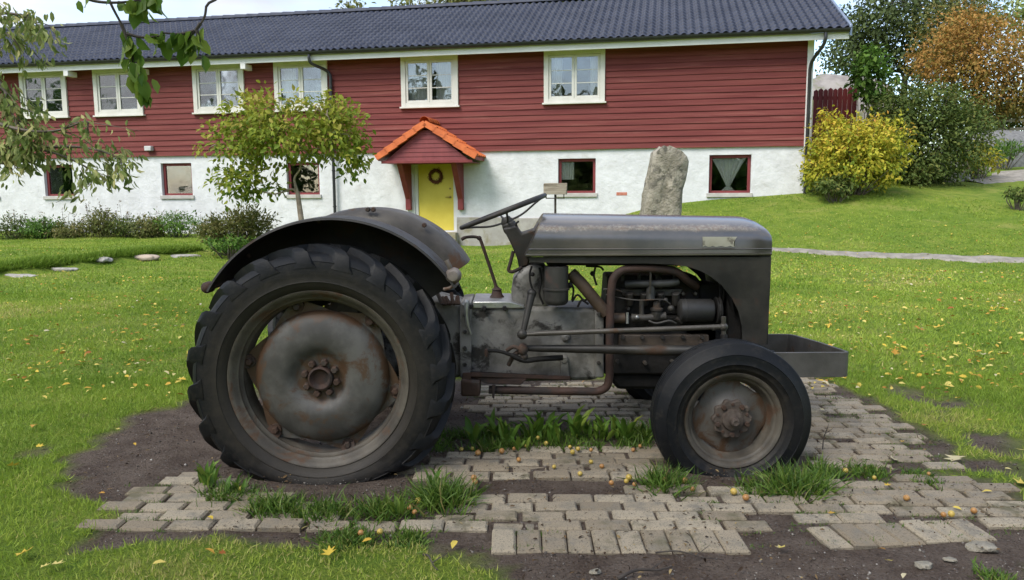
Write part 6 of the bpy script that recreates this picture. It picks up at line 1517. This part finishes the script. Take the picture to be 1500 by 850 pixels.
L_DOCK = leaf_mat('dock_leaf', [(0, (.070, .150, .022)), (.6, (.130, .235, .034)), (.9, (.22, .30, .05)), (1, (.26, .13, .06))], .3, .4)
LONG = (np.array([(0, 0, 0), (-.10, .15, .02), (0, .15, 0), (.10, .15, .02), (-.17, .45, .05), (0, .45, -.01), (.17, .45, .05), (-.12, .78, .01), (0, .78, -.05), (.12, .78, .01), (0, 1, -.16)], float),
        np.array([(0, 2, 1), (0, 3, 2), (1, 2, 5), (1, 5, 4), (2, 3, 6), (2, 6, 5), (4, 5, 8), (4, 8, 7), (5, 6, 9), (5, 9, 8), (7, 8, 10), (8, 9, 10)]))
def dock(px, py, h, n, label, seed, spread=.45, group='dock plants under the tractor', dy=0):
    g = np.random.default_rng(seed); p = gnd(px, py); hh = h * .80 * p.y / F; n = max(6, n - 1); w = 2 * math.pi * (np.arange(n) / n + g.random(n) * .12)
    d = np.stack([np.cos(w) * spread, np.sin(w) * spread, np.full(n, 1.0)], 1) * 1.0 + g.normal(size=(n, 3)) * .22; nr = -np.stack([np.cos(w), np.sin(w), np.full(n, -.6)], 1) + g.normal(size=(n, 3)) * .3
    pos = g.normal(size=(n, 3)) * np.array([.018, .018, 0]); L_ = hh * (.55 + .55 * g.random(n)); V, T, q = stamp(LONG, pos, d, nr, L_, L_ * (.55 + .3 * g.random(n)))
    o = tri_mesh('dock_plant', V, T, L_DOCK, rnd=np.repeat(g.random(n) * .93, q), smooth=True); o.location = (p.x, p.y + dy, 0); tag(o, label, 'plant', group); return o
for k, t in enumerate([(697, 650, 50, 11, 'dock plant growing next to the rear tyre tread'), (742, 648, 62, 12, 'tall dock plant with narrow leaves under the gearbox'), (778, 645, 60, 12, 'dock plant under the exhaust pipe middle'), (812, 650, 48, 11, 'dock plant with a pale bent leaf under the tractor'), (845, 642, 66, 10, 'tallest upright dock plant under the exhaust bend'), (880, 645, 50, 12, 'broad dock plant below the engine'),
                                (915, 646, 55, 12, 'dark dock plant beside the front tyre'), (760, 660, 36, 9, 'small dock plant at the front of the weed strip'), (300, 712, 52, 12, 'leafy dock plant left of the rear tyre foot'), (345, 722, 40, 10, 'low dock plant touching the rear tyre tread'), (590, 755, 50, 8, 'broad leaved dock plant in the grass at the rear tyre'), (640, 712, 40, 9, 'dock plant tucked behind the right foot of the rear tyre'), (950, 640, 42, 9, 'dock plant half hidden by the front tyre edge'), (720, 640, 48, 11, 'spreading dock plant between the rear tyre and the tall narrow leaved one'), (798, 638, 56, 11, 'dock plant behind the pale bent leaf one'), (865, 636, 44, 10, 'low dock plant just right of the tallest upright one'), (898, 640, 50, 11, 'yellowish dock plant below the engine sump')]): dock(*t, 140 + k)

g = np.random.default_rng(44); n = 2600   # low weeds between the wheels
X = -.42 + 1.1 * g.random(n); Y = 3.62 + .34 * g.random(n); keep = fbm(X * 4, Y * 4, 3) > .50; X, Y = X[keep], Y[keep]; k = len(X)
V, T, q = stamp(BLADE, np.stack([X, Y, np.full(k, -.005)], 1), g.normal(size=(k, 3)) * .6 + np.array([0, 0, 1.]), g.normal(size=(k, 3)), .025 + .05 * g.random(k) ** 2, np.full(k, .005))
tag(tri_mesh('weeds', V, T, M_TUFT, rnd=np.repeat(g.random(k) * .9, q)), kind='stuff')
# fallen fruit
M_PLUM = [mat('yellow_windfall', (.42, .30, .055), (.54, .39, .09), 20, .4, spots=(.30, .13, .04), spot_scale=26, spot_at=(.58, .68)), mat('orange_windfall', (.34, .16, .05), (.44, .24, .075), 20, .4, spots=(.22, .08, .03), spot_scale=26, spot_at=(.56, .68))]
WF = [(735, 668), (753, 663), (700, 671), (692, 663), (676, 664), (696, 714), (694, 708), (866, 683), (866, 665), (850, 701), (839, 669), (847, 664), (882, 690), (928, 665), (938, 659), (922, 708), (918, 712), (896, 715), (930, 716), (973, 711), (1004, 713), (1015, 723), (1076, 729), (1094, 738), (1330, 738), (1384, 762), (1396, 762), (1429, 757), (1282, 706), (788, 648), (800, 656), (770, 658), (835, 660), (528, 790), (556, 788), (600, 752), (607, 758), (612, 742), (352, 724), (812, 690), (760, 680), (905, 640), (1240, 697), (1362, 700)]
plum = None
for k, (px, py) in enumerate(WF):
    gr = random.Random(k); mb = MB(); r = .0085 + .0065 * gr.random(); mb.lathe([(0, -r * .92), (r * .5, -r * .84), (r * .9, -r * .4), (r, 0), (r * .9, r * .42), (r * .5, r * .86), (r * .12, r * .88), (0, r * .78)], (0, 0, 0), 14, axis='Z')
    p = gnd(px, py); o = mb.build('windfall_fruit', M_PLUM[0 if gr.random() < .62 else 1], smooth=True, angle=180); o.location = (p.x, p.y + r, r * .85 + .008); o.rotation_euler = (gr.random() * 3, gr.random() * 3, 0)
    tag(o, 'small yellow or orange fallen fruit lying on the ground by the tractor', 'fruit', 'windfall fruit round the tractor')

# fallen leaves: the near ones one by one, the far ones as a scatter
L_FALL = leaf_mat('fallen_leaf', [(0, (.30, .10, .03)), (.2, (.46, .24, .045)), (.6, (.60, .44, .06)), (.88, (.62, .52, .16)), (1, (.50, .45, .34))], .15, .6)
MAPLE = (np.array([(0, 0, 0), (-.16, .12, .03), (-.5, .25, .10), (-.2, .38, .02), (-.42, .72, .12), (-.12, .62, .0), (0, 1, .08), (.12, .62, 0), (.42, .72, .09), (.2, .38, .02), (.5, .25, .12), (.16, .12, .03)], float),
         np.array([(0, 3, 1), (1, 3, 2), (0, 5, 3), (3, 5, 4), (0, 7, 5), (5, 7, 6), (0, 9, 7), (7, 9, 8), (0, 11, 9), (9, 11, 10)]))
g = np.random.default_rng(21)
def leaf_obj(x, y, s, tm, tone, name, label, cat, group):
    d = np.array([[g.normal(), g.normal(), g.normal() * .12]]); V, T, q = stamp(tm, np.zeros((1, 3)), d, np.array([[g.normal() * .25, g.normal() * .25, 1.]]), [s], [s * (.75 if tm is LEAF_OVAL else 1)])
    o = tri_mesh(name, V, T, L_FALL, rnd=np.full(q, tone)); o.location = (x, y, float(zt(x, y)) + .016 + .012 * (dirt_mask(np.array([x]), np.array([y]))[0] < .4)); tag(o, label, cat, group)
SPECIAL = [(1310, 678, .10, MAPLE, .97), (1402, 672, .13, MAPLE, .96), (10, 690, .09, MAPLE, .6), (25, 826, .09, MAPLE, .55), (1490, 712, .11, MAPLE, .7), (1368, 487, .16, MAPLE, .5), (1322, 465, .12, MAPLE, .62), (1226, 470, .12, MAPLE, .65), (1275, 420, .14, MAPLE, .55), (668, 798, .07, LEAF_OVAL, .7), (482, 825, .08, MAPLE, .55), (545, 800, .05, LEAF_OVAL, .4)]
k = 0
for px, py, s, tm, tone in SPECIAL:
    p = gnd(px, py); s *= .72; leaf_obj(p.x, p.y, s, tm, tone, 'fallen_leaf', 'yellow fallen leaf lying on the lawn or soil round the tractor', 'leaf', 'fallen leaves near the viewer'); k += 1
while k < 230:
    Y = (2.35 ** 1.5 + g.random() * (8.6 ** 1.5 - 2.35 ** 1.5)) ** (1 / 1.5); X = (g.random() * 2 - 1) * Y * .68
    px = 750 + F * X / Y
    w = .9 if (px > 1090 and Y > 4) else (.7 if px < 300 else .45)
    if g.random() > w: continue
    if -1.4 < X < 1.5 and 3.0 < Y < 4.9: continue
    leaf_obj(X, Y, .030 + .045 * g.random() ** 2 + .006 * (Y > 5), LEAF_OVAL if g.random() < .6 else MAPLE, g.random(), 'fallen_leaf', 'yellow fallen leaf lying on the lawn or soil round the tractor', 'leaf', 'fallen leaves near the viewer'); k += 1
n = 13000; Y = (4.6 ** 1.3 + g.random(n) * (17 ** 1.3 - 5.5 ** 1.3)) ** (1 / 1.3); X = (g.random(n) * 2 - 1) * (Y * .7); keep = (g.random(n) < .25 + 1.5 * np.clip(fbm(X * .9, Y * .9, 3) - .38, 0, 1) * 2) & (g.random(n) < np.where(X > 1.5, .9, np.where(X < -2, .55, .3)) * np.where(Y > 12, .4, 1)); X, Y = X[keep], Y[keep]; n = len(X)
d = g.normal(size=(n, 3)) * np.array([1, 1, .2]); nr = g.normal(size=(n, 3)) * .35 + np.array([0, 0, 1.]); s = .024 + .034 * g.random(n) ** 2
V, T, q = stamp(LEAF_OVAL, np.stack([X, Y, zt(X, Y) + .03], 1), d, nr, s, s * .8); tag(tri_mesh('fallen_leaves', V, T, L_FALL, rnd=np.repeat(g.random(n), q)), kind='stuff')

# crumbs of stone and litter on the bare soil
g = np.random.default_rng(31); n = 11000; X = -2.3 + 4.9 * g.random(n); Y = 2.3 + 3.0 * g.random(n) ** 1.2; keep = dirt_mask(X, Y) > .6; X, Y = X[keep], Y[keep]; n = len(X)
s = .0025 + .006 * g.random(n) ** 4; pos = np.stack([X, Y, np.full(n, .000) + (fbm(X * 9, Y * 9, 4) - .5) * .03 - .012], 1)
oc = (np.array([(1, 0, 0), (0, 1, 0), (-1, 0, 0), (0, -1, 0), (0, 0, .8), (0, 0, -.8)], float), np.array([(0, 1, 4), (1, 2, 4), (2, 3, 4), (3, 0, 4), (1, 0, 5), (2, 1, 5), (3, 2, 5), (0, 3, 5)]))
V, T, q = stamp(oc, pos, unit_vecs(n, g), unit_vecs(n, g), s, s * (.6 + .8 * g.random(n)))
m, N, L, b = new_mat('grit'); a = N.new('ShaderNodeAttribute'); a.attribute_name = 'rnd'; r = ramp(N, [(0, (.05, .04, .035)), (.7, (.14, .12, .10)), (.93, (.25, .23, .20)), (1, (.45, .42, .38))]); L.new(a.outputs['Fac'], r.inputs['Fac']); L.new(r.outputs['Color'], b.inputs['Base Color']); b.inputs['Roughness'].default_value = .9
tag(tri_mesh('gravel_grit', V, T, m, rnd=np.repeat(g.random(n), q)), kind='stuff')
# rotted leaf litter on the soil and the pavers
g = np.random.default_rng(33); n = 9000; X = -2.2 + 4.9 * g.random(n); Y = 2.3 + 2.9 * g.random(n) ** 1.25; keep = (dirt_mask(X, Y) > .5) & (fbm(X * 3 + 8, Y * 3, 4) + .25 * g.random(n) > .55); X, Y = X[keep], Y[keep]; n = len(X)
V, T, q = stamp(LEAF_OVAL, np.stack([X, Y, np.full(n, .006) + .006 * g.random(n)], 1), g.normal(size=(n, 3)) * np.array([1, 1, .2]), g.normal(size=(n, 3)) * .4 + np.array([0, 0, 1.]), .006 + .022 * g.random(n) ** 2.5, .005 + .012 * g.random(n) ** 2)
tag(tri_mesh('leaf_litter', V, T, leaf_mat('leaf_litter', [(0, (.022, .015, .011)), (.55, (.060, .038, .024)), (.85, (.15, .095, .045)), (1, (.33, .25, .12))], .1, .8), rnd=np.repeat(g.random(n), q)), kind='stuff')
for k, (a_, b_, r_, lab) in enumerate([((905, 850), (985, 832), .006, 'thick brown stick lying on the soil at the bottom edge'), ((960, 812), (1060, 822), .003, 'thin long twig lying on the soil below the paving gap'), ((620, 815), (642, 838), .004, 'short dark twig at the edge of the soil and grass'), ((1205, 660), (1215, 628), .003, 'small upright twig in the tuft right of the front tyre')]):
    p, q = gnd(*a_), gnd(*b_); mb = MB(); up = .10 if k == 3 else .0
    if k == 3: q = p + Vector((.03, .02, .12))
    mb.tube(curve([p + Vector((0, 0, .006)), p.lerp(q, .35) + Vector((0, .012, .014)), p.lerp(q, .7) + Vector((0, -.01, .010 + up * .2)), q + Vector((0, 0, .006))], 4), [r_ * (1 - .05 * i) for i in range(13)], 6)
    m0 = p.lerp(q, .6); mb.tube([m0 + Vector((0, 0, .01)), m0 + Vector((.05, .03, .03))], [r_ * .6, r_ * .3], 5)
    o = mb.build('twig', M_BARKDK, smooth=True, fix=False); tag(o, lab, 'twig', 'twigs on the soil')
for k, (px, py, s, lab) in enumerate([(1353, 826, .035, 'pale flat stone in the soil at the lower right'), (872, 836, .020, 'small pale pebble on the soil at the bottom'), (1392, 818, .02, 'small grey stone right of the pale flat one'), (1440, 800, .05, 'broken dark lump of soil and stone by the right paving corner')]):
    p = gnd(px, py); rock('pebble', (p.x, p.y, -.004), s, s * .6, s * .28, M_MONO, k + 31, lab, 'pebble', 'loose stones in the soil', rough=.5)
